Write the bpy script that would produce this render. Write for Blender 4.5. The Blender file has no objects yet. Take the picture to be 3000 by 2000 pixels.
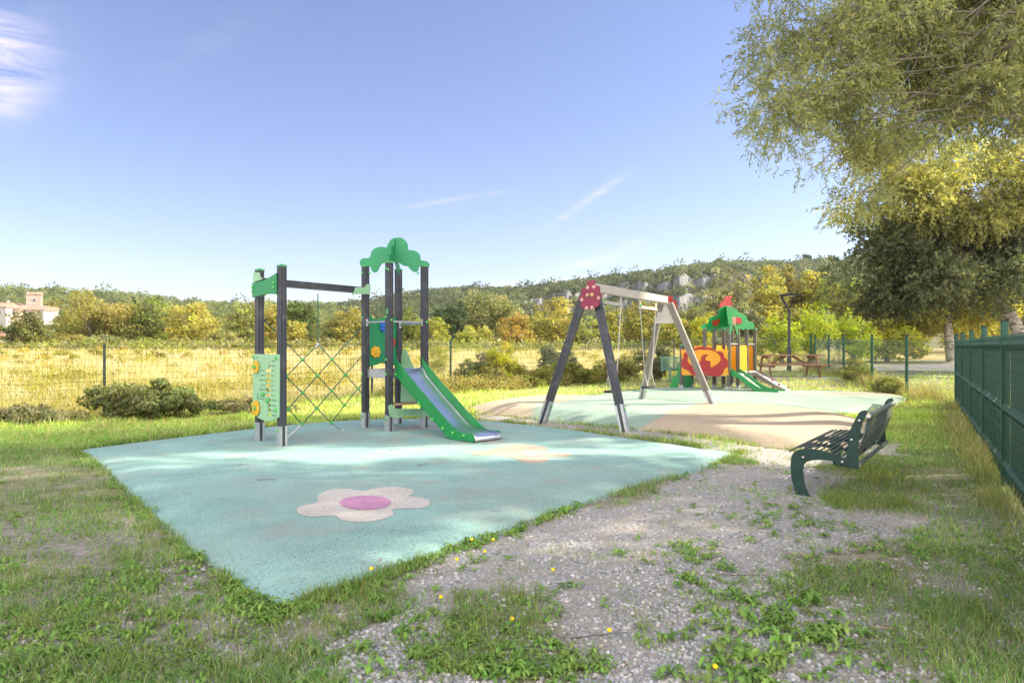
import bpy, math, random
import numpy as np
from mathutils import Vector, Matrix
random.seed(7); RNG = np.random.default_rng(11)
S = bpy.context.scene; COL = S.collection
HAZE = .00016; EYE = 1.4; FPX = 2000.0; CX = 1500.0; HY = 1024.0      # eye height, focal length / principal point of the photo in its own pixels
ORG = {}
# ------------------------------------------------------------------ helpers
def tag(o, label=None, cat=None, group=None, kind=None):
    if label: o['label'] = label
    if cat: o['category'] = cat
    if group: o['group'] = group
    if kind: o['kind'] = kind
    return o
def empty(name, loc, label, cat, group=None):
    o = bpy.data.objects.new(name, None); COL.objects.link(o); o.location = loc
    o.empty_display_size = .2
    ORG[o] = Vector(loc); return tag(o, label, cat, group)
def link(name, me, mats, parent=None, loc=None, smooth=False):
    o = bpy.data.objects.new(name, me); COL.objects.link(o)
    if not isinstance(mats, (list, tuple)): mats = [mats]
    for m in mats: me.materials.append(m)
    if parent is not None:
        o.parent = parent; ORG[o] = ORG[parent].copy(); off = -ORG[parent]
    elif loc is not None:
        o.location = loc; ORG[o] = Vector(loc); off = -Vector(loc)
    else: ORG[o] = Vector((0, 0, 0)); off = None
    if off is not None and off.length > 0: me.transform(Matrix.Translation(off))
    if smooth: me.shade_smooth()
    return o
def npmesh(name, V, loops, sizes, col=None):
    me = bpy.data.meshes.new(name)
    V = np.ascontiguousarray(V, dtype=np.float32); loops = np.ascontiguousarray(loops, dtype=np.int32); sizes = np.asarray(sizes, dtype=np.int32)
    me.vertices.add(len(V)); me.vertices.foreach_set('co', V.ravel())
    me.loops.add(len(loops)); me.loops.foreach_set('vertex_index', loops)
    me.polygons.add(len(sizes)); st = np.zeros(len(sizes), dtype=np.int32); st[1:] = np.cumsum(sizes)[:-1]
    me.polygons.foreach_set('loop_start', st)
    try: me.polygons.foreach_set('loop_total', sizes)
    except Exception: pass
    me.update(calc_edges=True)
    if col is not None:
        a = me.color_attributes.new('col', 'FLOAT_COLOR', 'POINT')
        c = np.ones((len(V), 4), dtype=np.float32); c[:, :3] = col; a.data.foreach_set('color', c.ravel())
    return me
class MB:
    def __init__(s): s.v = []; s.f = []
    def add(s, vs, fs):
        n = len(s.v); s.v += [tuple(v) for v in vs]; s.f += [tuple(i + n for i in f) for f in fs]; return s
    def obox(s, c, X, Y, Z, sx, sy, sz, ch=0.0):
        c = Vector(c); X = Vector(X).normalized() * sx / 2; Y = Vector(Y).normalized() * sy / 2; Z = Vector(Z).normalized() * sz / 2
        if ch <= 0:
            vs = [c + X * a + Y * b + Z * d for d in (-1, 1) for b in (-1, 1) for a in (-1, 1)]
            return s.add(vs, [(0, 2, 3, 1), (4, 5, 7, 6), (0, 1, 5, 4), (2, 6, 7, 3), (0, 4, 6, 2), (1, 3, 7, 5)])
        k = [1 - 2 * ch / sx, 1 - 2 * ch / sy, 1 - 2 * ch / sz]     # chamfered box
        vs = []; idx = {}
        for a in (-1, 1):
            for b in (-1, 1):
                for d in (-1, 1):
                    for ax in range(3):
                        q = [a * (k[0] if ax != 0 else 1), b * (k[1] if ax != 1 else 1), d * (k[2] if ax != 2 else 1)]
                        idx[(a, b, d, ax)] = len(vs); vs.append(c + X * q[0] + Y * q[1] + Z * q[2])
        fs = []
        for ax in range(3):
            o1, o2 = [(1, 2), (2, 0), (0, 1)][ax]
            for sg in (-1, 1):
                r = []
                for p, q in ((-1, -1), (1, -1), (1, 1), (-1, 1)):
                    t = [0, 0, 0]; t[ax] = sg; t[o1] = p; t[o2] = q; r.append(idx[(t[0], t[1], t[2], ax)])
                fs.append(r if sg > 0 else r[::-1])
        for ax in range(3):
            o1, o2 = [(1, 2), (2, 0), (0, 1)][ax]
            for p in (-1, 1):
                for q in (-1, 1):
                    t = [0, 0, 0]; t[o1] = p; t[o2] = q; r = []
                    for e, m in ((-1, o1), (1, o1), (1, o2), (-1, o2)):
                        t[ax] = e; r.append(idx[(t[0], t[1], t[2], m)])
                    fs.append(r if p * q < 0 else r[::-1])
        for a in (-1, 1):
            for b in (-1, 1):
                for d in (-1, 1):
                    r = [idx[(a, b, d, m)] for m in range(3)]; fs.append(r if a * b * d > 0 else r[::-1])
        return s.add(vs, fs)
    def tube(s, pts, r, n=8, cap=True):
        pts = [Vector(p) for p in pts]; rs = r if isinstance(r, (list, tuple)) else [r] * len(pts); up = None; rings = []
        for i, p in enumerate(pts):
            t = (pts[min(i + 1, len(pts) - 1)] - pts[max(i - 1, 0)])
            if t.length < 1e-9: t = Vector((0, 0, 1))
            t.normalize()
            if up is None: up = t.orthogonal().normalized()
            else:
                up = up - t * up.dot(t); up = t.orthogonal() if up.length < 1e-6 else up; up.normalize()
            w = t.cross(up); rings.append([p + (up * math.cos(2 * math.pi * k / n) + w * math.sin(2 * math.pi * k / n)) * rs[i] for k in range(n)])
        vs = [v for R in rings for v in R]; fs = []
        for i in range(len(pts) - 1):
            for k in range(n): fs.append((i * n + k, i * n + (k + 1) % n, (i + 1) * n + (k + 1) % n, (i + 1) * n + k))
        if cap: fs.append(tuple(range(n))[::-1]); fs.append(tuple(range((len(pts) - 1) * n, len(pts) * n)))
        return s.add(vs, fs)
    def ball(s, c, rx, ry=None, rz=None, n=10, m=6):
        ry = ry or rx; rz = rz or rx; c = Vector(c); vs = [c + Vector((0, 0, -rz))]; fs = []
        for i in range(1, m):
            a = -math.pi / 2 + math.pi * i / m
            for k in range(n): b = 2 * math.pi * k / n; vs.append(c + Vector((rx * math.cos(a) * math.cos(b), ry * math.cos(a) * math.sin(b), rz * math.sin(a))))
        vs.append(c + Vector((0, 0, rz))); L = len(vs) - 1
        for k in range(n): fs.append((0, 1 + (k + 1) % n, 1 + k)); fs.append((L, L - n + k, L - n + (k + 1) % n))
        for i in range(m - 2):
            for k in range(n): a = 1 + i * n + k; b = 1 + i * n + (k + 1) % n; fs.append((a, b, b + n, a + n))
        return s.add(vs, fs)
    def dome(s, c, N, r, h, n=12):          # a rounded knob that sticks out along N
        c = Vector(c); N = Vector(N).normalized(); A = N.orthogonal().normalized(); B = N.cross(A); rings = []
        for q, z in ((1, 0), (1, .35), (.85, .68), (.5, .93)): rings.append([c + N * h * z + (A * math.cos(2 * math.pi * k / n) + B * math.sin(2 * math.pi * k / n)) * r * q for k in range(n)])
        vs = [v for R in rings for v in R] + [c + N * h]; fs = [tuple(range(n))[::-1]]
        for i in range(3):
            for k in range(n): fs.append((i * n + k, i * n + (k + 1) % n, (i + 1) * n + (k + 1) % n, (i + 1) * n + k))
        for k in range(n): fs.append((3 * n + k, 3 * n + (k + 1) % n, 4 * n))
        return s.add(vs, fs)
    def prism(s, poly, c, U, W, N, h0, h1):   # poly in U,W plane, extruded along N
        c = Vector(c); U = Vector(U); W = Vector(W); N = Vector(N); n = len(poly)
        vs = [c + U * a + W * b + N * h0 for a, b in poly] + [c + U * a + W * b + N * h1 for a, b in poly]
        return s.add(vs, [tuple(range(n))[::-1], tuple(range(n, 2 * n))] + [(i, (i + 1) % n, n + (i + 1) % n, n + i) for i in range(n)])
    def build(s, name, m, parent=None, loc=None, smooth=False):
        me = bpy.data.meshes.new(name); me.from_pydata(s.v, [], s.f); me.update()
        o = link(name, me, m, parent, loc)
        if smooth: me.shade_smooth() if smooth is True else me.set_sharp_from_angle(angle=math.radians(40)) or None
        return o
def smooth(o, ang=40):
    me = o.data; me.shade_smooth(); me.set_sharp_from_angle(angle=math.radians(ang)); return o
def cr(pts, k=5, closed=True):               # Catmull-Rom through pts
    n = len(pts); out = []
    for i in range(n if closed else n - 1):
        P = [np.array(pts[(i + j) % n] if closed else pts[min(max(i + j, 0), n - 1)], float) for j in (-1, 0, 1, 2)]
        for j in range(k):
            t = j / k; out.append(tuple(.5 * ((2 * P[1]) + (-P[0] + P[2]) * t + (2 * P[0] - 5 * P[1] + 4 * P[2] - P[3]) * t * t + (-P[0] + 3 * P[1] - 3 * P[2] + P[3]) * t ** 3)))
    if not closed: out.append(tuple(np.array(pts[-1], float)))
    return out
def plate(name, outlines, thick, O, U, W, m, parent, bevel=.002, lift=0.):
    """a flat board with holes: outlines in metres along U and W from O, thickness along U x W"""
    cu = bpy.data.curves.new('c', 'CURVE'); cu.dimensions = '2D'; cu.fill_mode = 'BOTH'; cu.extrude = max(thick / 2 - bevel, .0005); cu.bevel_depth = bevel; cu.bevel_resolution = 1; cu.offset = -bevel
    for ol in outlines:
        sp = cu.splines.new('POLY'); sp.points.add(len(ol) - 1)
        for p, q in zip(sp.points, ol): p.co = (q[0], q[1], 0, 1)
        sp.use_cyclic_u = True
    o = bpy.data.objects.new('c', cu); COL.objects.link(o); bpy.context.view_layer.update()
    me = bpy.data.meshes.new_from_object(o.evaluated_get(bpy.context.evaluated_depsgraph_get())); me.name = name
    bpy.data.objects.remove(o); bpy.data.curves.remove(cu)
    U = Vector(U).normalized(); W = Vector(W).normalized(); N = U.cross(W)
    M = Matrix(((U.x, W.x, N.x, 0), (U.y, W.y, N.y, 0), (U.z, W.z, N.z, 0), (0, 0, 0, 1)))
    me.transform(Matrix.Translation(Vector(O) + N * lift) @ M); me.materials.clear()
    return link(name, me, m, parent)
def lettering(name, items, O, U, W, m, parent, lift):
    me_all = MB()
    for txt, a, b, sz, al in items:
        cu = bpy.data.curves.new('t', 'FONT'); cu.body = txt; cu.size = sz; cu.align_x = al; cu.align_y = 'CENTER'; cu.resolution_u = 2
        o = bpy.data.objects.new('t', cu); COL.objects.link(o); bpy.context.view_layer.update()
        me = bpy.data.meshes.new_from_object(o.evaluated_get(bpy.context.evaluated_depsgraph_get()))
        bpy.data.objects.remove(o); U_ = Vector(U).normalized(); W_ = Vector(W).normalized(); N_ = U_.cross(W_)
        me_all.add([Vector(O) + U_ * (v.co.x + a) + W_ * (v.co.y + b) + N_ * lift for v in me.vertices], [tuple(p.vertices) for p in me.polygons])
    return me_all.build(name, m, parent)
def disc(cx, cy, rx, ry=None, n=20): ry = ry or rx; return [(cx + rx * math.cos(2 * math.pi * k / n), cy + ry * math.sin(2 * math.pi * k / n)) for k in range(n)]
def rrect(x0, y0, x1, y1, r, n=4):
    o = []
    for cx, cy, a in ((x1 - r, y0 + r, -90), (x1 - r, y1 - r, 0), (x0 + r, y1 - r, 90), (x0 + r, y0 + r, 180)):
        for k in range(n + 1): t = math.radians(a + 90 * k / n); o.append((cx + r * math.cos(t), cy + r * math.sin(t)))
    return o
def petals(cx, cy, r, n=6, k=0.28, rot=0., m=48): return [(cx + r * (1 - k + k * abs(math.cos(n / 2 * a))) * math.cos(a + rot), cy + r * (1 - k + k * abs(math.cos(n / 2 * a))) * math.sin(a + rot)) for a in [2 * math.pi * i / m for i in range(m)]]
# zooms of the photo used for measuring: scale, x offset, y offset
ZZ = {'o': (1 / 1.27551, 0, 0), 'f': (1, 0, 0), '1': (2.24, 700, 650), '2': (2.306, 1000, 670), '3': (3.1367, 1550, 780), '4': (4.237, 1880, 830), '5': (2.6133, 2250, 900), '8': (1.96, 1300, 700), '6': (5.227, 1120, 1030)}
def full(z, p): s, ox, oy = ZZ[z]; return (ox + p[0] / s, oy + p[1] / s)
def meas(z, pts, P, D):
    """measured outline -> metres (along D, height) on the upright plane through P with ground direction D"""
    out = []
    for p in pts:
        x, y = full(z, p); r = (x - CX) / FPX
        t = (r * P[1] - P[0]) / (D[0] - r * D[1]); d = P[1] + D[1] * t
        out.append((t, EYE - (y - HY) * d / FPX))
    return out
# ------------------------------------------------------------------ noise and terrain
_h = np.random.default_rng(5).random((256, 256))
def vn(x, y):
    x = np.asarray(x, float); y = np.asarray(y, float); xi = np.floor(x).astype(int); yi = np.floor(y).astype(int); fx = x - xi; fy = y - yi
    fx = fx * fx * (3 - 2 * fx); fy = fy * fy * (3 - 2 * fy); g = lambda a, b: _h[a & 255, b & 255]
    return (g(xi, yi) * (1 - fx) + g(xi + 1, yi) * fx) * (1 - fy) + (g(xi, yi + 1) * (1 - fx) + g(xi + 1, yi + 1) * fx) * fy
def fbm(x, y, o=4, s=1.): return sum(vn(x * s * 2 ** k + 17 * k, y * s * 2 ** k + 31 * k) * .5 ** (k + 1) for k in range(o)) / (1 - .5 ** o)
def ss(a, b, x): t = np.clip((np.asarray(x, float) - a) / (b - a), 0, 1); return t * t * (3 - 2 * t)
RIDGE = [(-3000, 830), (-1500, 838), (-600, 850), (0, 845), (130, 848), (320, 857), (500, 878), (660, 890), (890, 891), (1000, 889), (1088, 878), (1190, 862), (1253, 851), (1376, 845), (1530, 848), (1657, 832), (1810, 812), (1912, 802), (2014, 786), (2116, 773), (2218, 771), (2370, 763), (2450, 760), (2700, 745), (3300, 740), (4500, 760), (8000, 800)]
RX = np.array([p[0] for p in RIDGE], float); RY = np.array([p[1] for p in RIDGE], float)
def hillz(x, y):
    """height of the ground beyond the field: slopes up to a ridge about 400 m off, with a cliff band on the right"""
    y = np.maximum(np.asarray(y, float), 1.); x = np.asarray(x, float); r = y; px = CX + FPX * x / y
    zr = EYE + (HY - 9 - np.interp(px, RX, RY)) / FPX * 400                       # ridge height there
    u = np.clip((r - 120) / 280, 0, 1); base = 1.6 + (zr - 1.6) * (u ** (2.4 - 1.2 * ss(700, 1300, px)))
    cl = ss(1330, 1620, px) * (1 - ss(2150, 2420, px))
    lo = 1.6 + (zr - 1.6) * np.clip(.30 * (u / .5) ** 1.5, 0, .34); n = (fbm(px * .012 + 7, px * 0 + 3.3, 4) - .5); n2 = (fbm(px * .05, px * 0 + 9.1, 3) - .5)
    cu = .50 + .22 * n + .06 * n2; cu2 = cu + .07 + .08 * (fbm(px * .015 + 40, px * 0, 3) - .5); step = .55 * ss(cu, cu + .03, u) + .45 * ss(cu2, cu2 + .03 + .03 * n2, u); hc = .50 + .22 * (fbm(px * .008 + 20, px * 0 + 5, 3) - .5); top = 1.6 + (zr - 1.6) * (hc + (1 - hc) * np.clip((u - cu) / (1 - cu), 0, 1) ** .8)
    z = base * (1 - cl) + cl * (lo * (1 - step) + top * step)
    z = z + (fbm(x * .22, r * .22, 4) - .5) * 3.2 * ss(130, 200, r) * ss(400, 370, r)
    z = np.where(r > 400, zr - (r - 400) * .12, z)
    return z
def gs(x, y): return .13 * ss(9, 18, y) * ss(-9, 0, x) + .26 * ss(18.5, 22, y) * ss(6.0, 9.0, x) + .10 * ss(15, 22, y)
def gz(x, y):
    x = np.asarray(x, float); y = np.asarray(y, float)
    z = gs(x, y)
    z = z + ss(20, 62, y) * (1.30 - z) + .25 * ss(62, 95, y)
    z = z + (fbm(x, y, 3, .35) - .5) * .05 + (fbm(x, y, 3, 2.1) - .5) * .02
    k = ss(95, 150, y); return z * (1 - k) + k * np.maximum(hillz(x, y), z * (1 - k))
def gp(z, p, dz=0.):
    x, y = full(z, p); Z = dz; d = 10
    for _ in range(25):
        d = .5 * d + .5 * (EYE - Z) * FPX / max(y - HY, 3); X = (x - CX) / FPX * d; Z = float(gz(X, d)) + dz
    return (X, d)
def inpoly(x, y, poly):
    x = np.asarray(x); y = np.asarray(y); c = np.zeros(x.shape, bool); n = len(poly)
    for i in range(n):
        x0, y0 = poly[i]; x1, y1 = poly[(i + 1) % n]
        if y0 == y1: continue
        c ^= ((y0 > y) != (y1 > y)) & (x < (x1 - x0) * (y - y0) / (y1 - y0) + x0)
    return c
# ------------------------------------------------------------------ materials
MT = {}
def new(name):
    m = bpy.data.materials.new(name); m.use_nodes = True; nt = m.node_tree; b = nt.nodes['Principled BSDF']; MT[name] = m; return m, nt, b
def mat(name, col, rough=.5, metal=0., var=.12, scale=6., bump=0., bscale=60., dirt=None, dscale=3., spec=.5, coat=0.):
    m, nt, b = new(name); N = nt.nodes; L = nt.links
    tc = N.new('ShaderNodeTexCoord'); no = N.new('ShaderNodeTexNoise'); no.inputs['Scale'].default_value = scale; no.inputs['Detail'].default_value = 6; L.new(tc.outputs['Object'], no.inputs['Vector'])
    rp = N.new('ShaderNodeValToRGB'); c = Vector(col)
    rp.color_ramp.elements[0].position = .3; rp.color_ramp.elements[1].position = .7
    rp.color_ramp.elements[0].color = (*[max(0, v * (1 - var)) for v in c], 1); rp.color_ramp.elements[1].color = (*[min(1, v * (1 + var)) for v in c], 1)
    L.new(no.outputs['Fac'], rp.inputs['Fac']); out = rp.outputs['Color']
    if dirt:
        n2 = N.new('ShaderNodeTexNoise'); n2.inputs['Scale'].default_value = dscale; n2.inputs['Detail'].default_value = 8; n2.inputs['Roughness'].default_value = .7; L.new(tc.outputs['Object'], n2.inputs['Vector'])
        r2 = N.new('ShaderNodeValToRGB'); r2.color_ramp.elements[0].position = .55; r2.color_ramp.elements[1].position = .75; L.new(n2.outputs['Fac'], r2.inputs['Fac'])
        mx = N.new('ShaderNodeMix'); mx.data_type = 'RGBA'; L.new(r2.outputs['Color'], mx.inputs['Factor']); L.new(out, mx.inputs['A']); mx.inputs['B'].default_value = (*dirt, 1); out = mx.outputs['Result']
    L.new(out, b.inputs['Base Color']); b.inputs['Roughness'].default_value = rough; b.inputs['Metallic'].default_value = metal
    b.inputs['Specular IOR Level'].default_value = spec; b.inputs['Coat Weight'].default_value = coat
    if bump:
        n3 = N.new('ShaderNodeTexNoise'); n3.inputs['Scale'].default_value = bscale; n3.inputs['Detail'].default_value = 5; L.new(tc.outputs['Object'], n3.inputs['Vector'])
        bp = N.new('ShaderNodeBump'); bp.inputs['Strength'].default_value = bump; bp.inputs['Distance'].default_value = .01; L.new(n3.outputs['Fac'], bp.inputs['Height']); L.new(bp.outputs['Normal'], b.inputs['Normal'])
    return m
def leafmat(name, trans=.45, rough=.55, gain=1.0, ty=(1.25, 1.2, .45)):
    """leaf: colour of each leaf stored with the mesh, thin and translucent"""
    m, nt, b = new(name); N = nt.nodes; L = nt.links; out = N['Material Output']
    at = N.new('ShaderNodeAttribute'); at.attribute_name = 'col'; L.new(at.outputs['Color'], b.inputs['Base Color'])
    b.inputs['Roughness'].default_value = rough; b.inputs['Specular IOR Level'].default_value = .3
    tr = N.new('ShaderNodeBsdfTranslucent'); mu = N.new('ShaderNodeMix'); mu.data_type = 'RGBA'; mu.blend_type = 'MULTIPLY'; mu.inputs['Factor'].default_value = 1
    L.new(at.outputs['Color'], mu.inputs['A']); mu.inputs['B'].default_value = (*ty, 1); L.new(mu.outputs['Result'], tr.inputs['Color'])
    ms = N.new('ShaderNodeMixShader'); ms.inputs['Fac'].default_value = trans; L.new(b.outputs[0], ms.inputs[1]); L.new(tr.outputs[0], ms.inputs[2]); L.new(ms.outputs[0], out.inputs['Surface'])
    return m
LEAF = leafmat('leaf', .5); GRASSM = leafmat('grass_blade', .35, .5)
mat('anthracite', (.050, .054, .068), .5, .05, .1, 5, .05, 90, (.16, .155, .15), 2.5)
mat('anthracite_edge', (.02, .02, .025), .6)
mat('galvanised', (.50, .52, .55), .45, .75, .16, 14, .05, 40, (.36, .36, .36), 8)
mat('silver', (.62, .62, .62), .3, .9, .08, 30)
mat('board_green', (.012, .25, .10), .42, 0, .08, 3, .02, 200, (.03, .27, .13), 3)
mat('slide_green', (.010, .23, .060), .4, 0, .08, 3, .02, 200)
mat('pale_green', (.27, .50, .30), .5, 0, .06, 4, .02, 200, (.33, .5, .34), 3)
mat('cap_green', (.08, .36, .13), .4, 0, .05)
mat('knot_green', (.10, .44, .10), .45, 0, .05)
mat('rope', (.018, .13, .10), .7, 0, .3, 120, .6, 300)
mat('toy_yellow', (.75, .42, .02), .4, 0, .05)
mat('toy_blue', (.03, .14, .55), .4, 0, .05)
mat('toy_red', (.33, .012, .014), .42, 0, .08, 4)
mat('magenta', (.22, .018, .055), .48, 0, .14, 6, .03, 150, (.42, .06, .12), 5)
mat('pale_spot', (.52, .33, .30), .5)
mat('peach', (.75, .30, .22), .5)
mat('panel_yellow', (.72, .31, .008), .42, 0, .06, 3)
mat('ink', (.04, .09, .05), .7)
mat('black', (.012, .012, .013), .55)
mat('black_rubber', (.02, .02, .022), .6, 0, .3, 30, .2, 80)
mat('wood_shelf', (.45, .30, .17), .6, 0, .2, 12, .1, 60)
mat('grey_aluminium', (.19, .175, .155), .5, .15, .12, 5, .04, 60, (.30, .28, .26), 4)
mat('beam_paint', (.46, .44, .40), .5, .2, .08, 3, .06, 40, (.32, .30, .25), 5)
mat('dark_aluminium', (.12, .11, .10), .5, .1, .12, 5, .04, 60)
mat('bench_green', (.008, .043, .036), .42, .15, .2, 12, .05, 120, (.03, .08, .065), 20, .5, .2)
mat('bench_pale', (.13, .28, .20), .4, .1, .1)
mat('steel_rod', (.20, .22, .20), .35, .7, .25, 20, .05, 80, (.05, .09, .07), 8)
mat('fence_green', (.012, .075, .050), .4, .2, .1, 4)
mat('screen_green', (.014, .070, .047), .5, 0, .25, 9, .15, 20, (.02, .09, .06), 6)
mat('wire_green', (.13, .24, .19), .5, .3)
mat('wire_dark', (.03, .034, .028), .5, .4, .1)
mat('wire_bright', (.55, .57, .52), .35, .8, .1)
mat('post_dark', (.018, .035, .028), .5, .2)
mat('wood', (.32, .19, .11), .6, 0, .25, 8, .3, 50, (.44, .27, .17), 5)
mat('concrete', (.45, .42, .38), .85, 0, .12, 3, .3, 60)
mat('stone_wall', (.36, .30, .25), .9, 0, .25, .9, .3, 3)
mat('render_white', (.44, .41, .37), .9, 0, .08, .5)
mat('render_ochre', (.62, .48, .34), .9, 0, .1, .5)
mat('roof_tile', (.38, .23, .16), .9, 0, .3, 1.4, .5, 6)
mat('window_dark', (.03, .035, .045), .25)
mat('shutter', (.30, .33, .38), .6)
mat('bark', (.20, .17, .14), .95, 0, .35, 9, .8, 25)
mat('asphalt', (.16, .155, .15), .9, 0, .15, 3, .3, 60)
mat('lamp_grey', (.05, .052, .06), .45, .2)
mat('stick', (.10, .075, .05), .9)
mat('pebble_grey', (.34, .34, .35), .8)
def barkmat():
    m, nt, b = new('bark_pale'); N = nt.nodes; L = nt.links; tc = N.new('ShaderNodeTexCoord'); mp = N.new('ShaderNodeMapping'); mp.inputs['Scale'].default_value = (3, 3, 9); L.new(tc.outputs['Object'], mp.inputs[0])
    n = N.new('ShaderNodeTexNoise'); n.inputs['Scale'].default_value = 1.4; n.inputs['Detail'].default_value = 8; n.inputs['Roughness'].default_value = .7; L.new(mp.outputs[0], n.inputs['Vector'])
    r = N.new('ShaderNodeValToRGB'); r.color_ramp.elements[0].position = .42; r.color_ramp.elements[0].color = (.06, .05, .04, 1); r.color_ramp.elements[1].position = .52; r.color_ramp.elements[1].color = (.46, .41, .35, 1)
    L.new(n.outputs[0], r.inputs[0]); L.new(r.outputs[0], b.inputs['Base Color']); b.inputs['Roughness'].default_value = .9
barkmat()
def brushed():
    m, nt, b = new('brushed_steel'); N = nt.nodes; L = nt.links; b.inputs['Metallic'].default_value = 1; b.inputs['Base Color'].default_value = (.78, .78, .80, 1)
    tc = N.new('ShaderNodeTexCoord'); n = N.new('ShaderNodeTexNoise'); n.inputs['Scale'].default_value = 5; n.inputs['Detail'].default_value = 5; L.new(tc.outputs['Object'], n.inputs['Vector'])
    mr = N.new('ShaderNodeMapRange'); mr.inputs['To Min'].default_value = .24; mr.inputs['To Max'].default_value = .42; L.new(n.outputs[0], mr.inputs[0]); L.new(mr.outputs[0], b.inputs['Roughness'])
brushed()
def rubber(name, c1, c2, blot=None, blot2=None, seed=0.):
    """poured rubber granules: speckle of two shades, worn soft patches"""
    m, nt, b = new(name); N = nt.nodes; L = nt.links; tc = N.new('ShaderNodeTexCoord')
    v = N.new('ShaderNodeTexVoronoi'); v.inputs['Scale'].default_value = 170; L.new(tc.outputs['Object'], v.inputs['Vector'])
    sep = N.new('ShaderNodeSeparateColor'); L.new(v.outputs['Color'], sep.inputs[0])
    rp = N.new('ShaderNodeValToRGB'); e = rp.color_ramp.elements; e[0].color = (*[k * .45 for k in c1], 1); e[0].position = 0; e[1].position = 1; e[1].color = (*c2, 1)
    q = rp.color_ramp.elements.new(.22); q.color = (*c1, 1); q = rp.color_ramp.elements.new(.8); q.color = (*[a * .6 + b_ * .4 for a, b_ in zip(c1, c2)], 1)
    L.new(sep.outputs[0], rp.inputs[0]); out = rp.outputs[0]
    n = N.new('ShaderNodeTexNoise'); n.inputs['Scale'].default_value = .9; n.inputs['Detail'].default_value = 7; n.inputs['Roughness'].default_value = .65; L.new(tc.outputs['Object'], n.inputs['Vector'])
    mr = N.new('ShaderNodeMapRange'); mr.inputs['From Min'].default_value = .3; mr.inputs['From Max'].default_value = .7; mr.inputs['To Min'].default_value = .76; mr.inputs['To Max'].default_value = 1.10; L.new(n.outputs[0], mr.inputs[0])
    mu = N.new('ShaderNodeMix'); mu.data_type = 'RGBA'; mu.blend_type = 'MULTIPLY'; mu.inputs['Factor'].default_value = 1; L.new(out, mu.inputs['A']); L.new(mr.outputs[0], mu.inputs['B']); out = mu.outputs['Result']
    if blot:
        at = N.new('ShaderNodeAttribute'); at.attribute_name = 'col'; mx = N.new('ShaderNodeMix'); mx.data_type = 'RGBA'; sp = N.new('ShaderNodeSeparateColor'); L.new(at.outputs['Color'], sp.inputs[0])
        m2 = N.new('ShaderNodeMix'); m2.data_type = 'RGBA'; m2.blend_type = 'MULTIPLY'; m2.inputs['Factor'].default_value = 1; m2.inputs['A'].default_value = (*blot, 1)
        sg = N.new('ShaderNodeMapRange'); sg.inputs['To Min'].default_value = .55; sg.inputs['To Max'].default_value = 1.15; L.new(sep.outputs[1], sg.inputs[0]); L.new(sg.outputs[0], m2.inputs['B'])
        L.new(sp.outputs[0], mx.inputs['Factor']); L.new(out, mx.inputs['A']); L.new(m2.outputs['Result'], mx.inputs['B']); out = mx.outputs['Result']
    L.new(out, b.inputs['Base Color']); b.inputs['Roughness'].default_value = .9; b.inputs['Specular IOR Level'].default_value = .25
    bp = N.new('ShaderNodeBump'); bp.inputs['Strength'].default_value = .6; bp.inputs['Distance'].default_value = .004; L.new(v.outputs['Distance'], bp.inputs['Height']); L.new(bp.outputs[0], b.inputs['Normal'])
    return m
rubber('rubber_teal', (.265, .46, .41), (.43, .63, .575), (.44, .41, .36))
rubber('rubber_mix', (.31, .44, .35), (.46, .59, .48), (.56, .46, .33))
rubber('rubber_cream', (.60, .55, .49), (.74, .70, .65))
rubber('rubber_pink', (.56, .26, .42), (.68, .38, .54))
rubber('rubber_orange', (.50, .41, .31), (.60, .50, .40))
rubber('rubber_rose', (.52, .34, .34), (.60, .42, .42))
mat('flower_yellow', (.85, .60, .01), .6, 0, .1, 200)
# ------------------------------------------------------------------ camera, light, sky
cam = bpy.data.cameras.new('camera'); co = bpy.data.objects.new('camera', cam); COL.objects.link(co); co.location = (0, 0, EYE); co.rotation_euler = (math.pi / 2, 0, 0)
cam.lens = 24; cam.sensor_width = 36; cam.shift_y = .008; cam.clip_end = 3000; cam.clip_start = .05; S.camera = co
SUN_EL = math.radians(34); SUN_AZ = math.radians(7)       # azimuth measured from +X towards +Y
sl = bpy.data.lights.new('sun', 'SUN'); sl.energy = 3.4; sl.angle = math.radians(.6); sl.color = (1, .88, .70); so = bpy.data.objects.new('sun', sl); COL.objects.link(so)
sd = Vector((math.cos(SUN_EL) * math.cos(SUN_AZ), math.cos(SUN_EL) * math.sin(SUN_AZ), math.sin(SUN_EL))); so.rotation_euler = sd.to_track_quat('Z', 'Y').to_euler(); so.location = (20, 0, 30)
W = bpy.data.worlds.new('World'); S.world = W; W.use_nodes = True; nt = W.node_tree; N = nt.nodes; L = nt.links; bg = N['Background']
sky = N.new('ShaderNodeTexSky'); sky.sky_type = 'NISHITA'; sky.sun_disc = False; sky.sun_elevation = SUN_EL; sky.sun_rotation = math.pi / 2 - SUN_AZ; sky.altitude = 200; sky.air_density = 1.0; sky.dust_density = .3; sky.ozone_density = 3.0
tc = N.new('ShaderNodeTexCoord')
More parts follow.
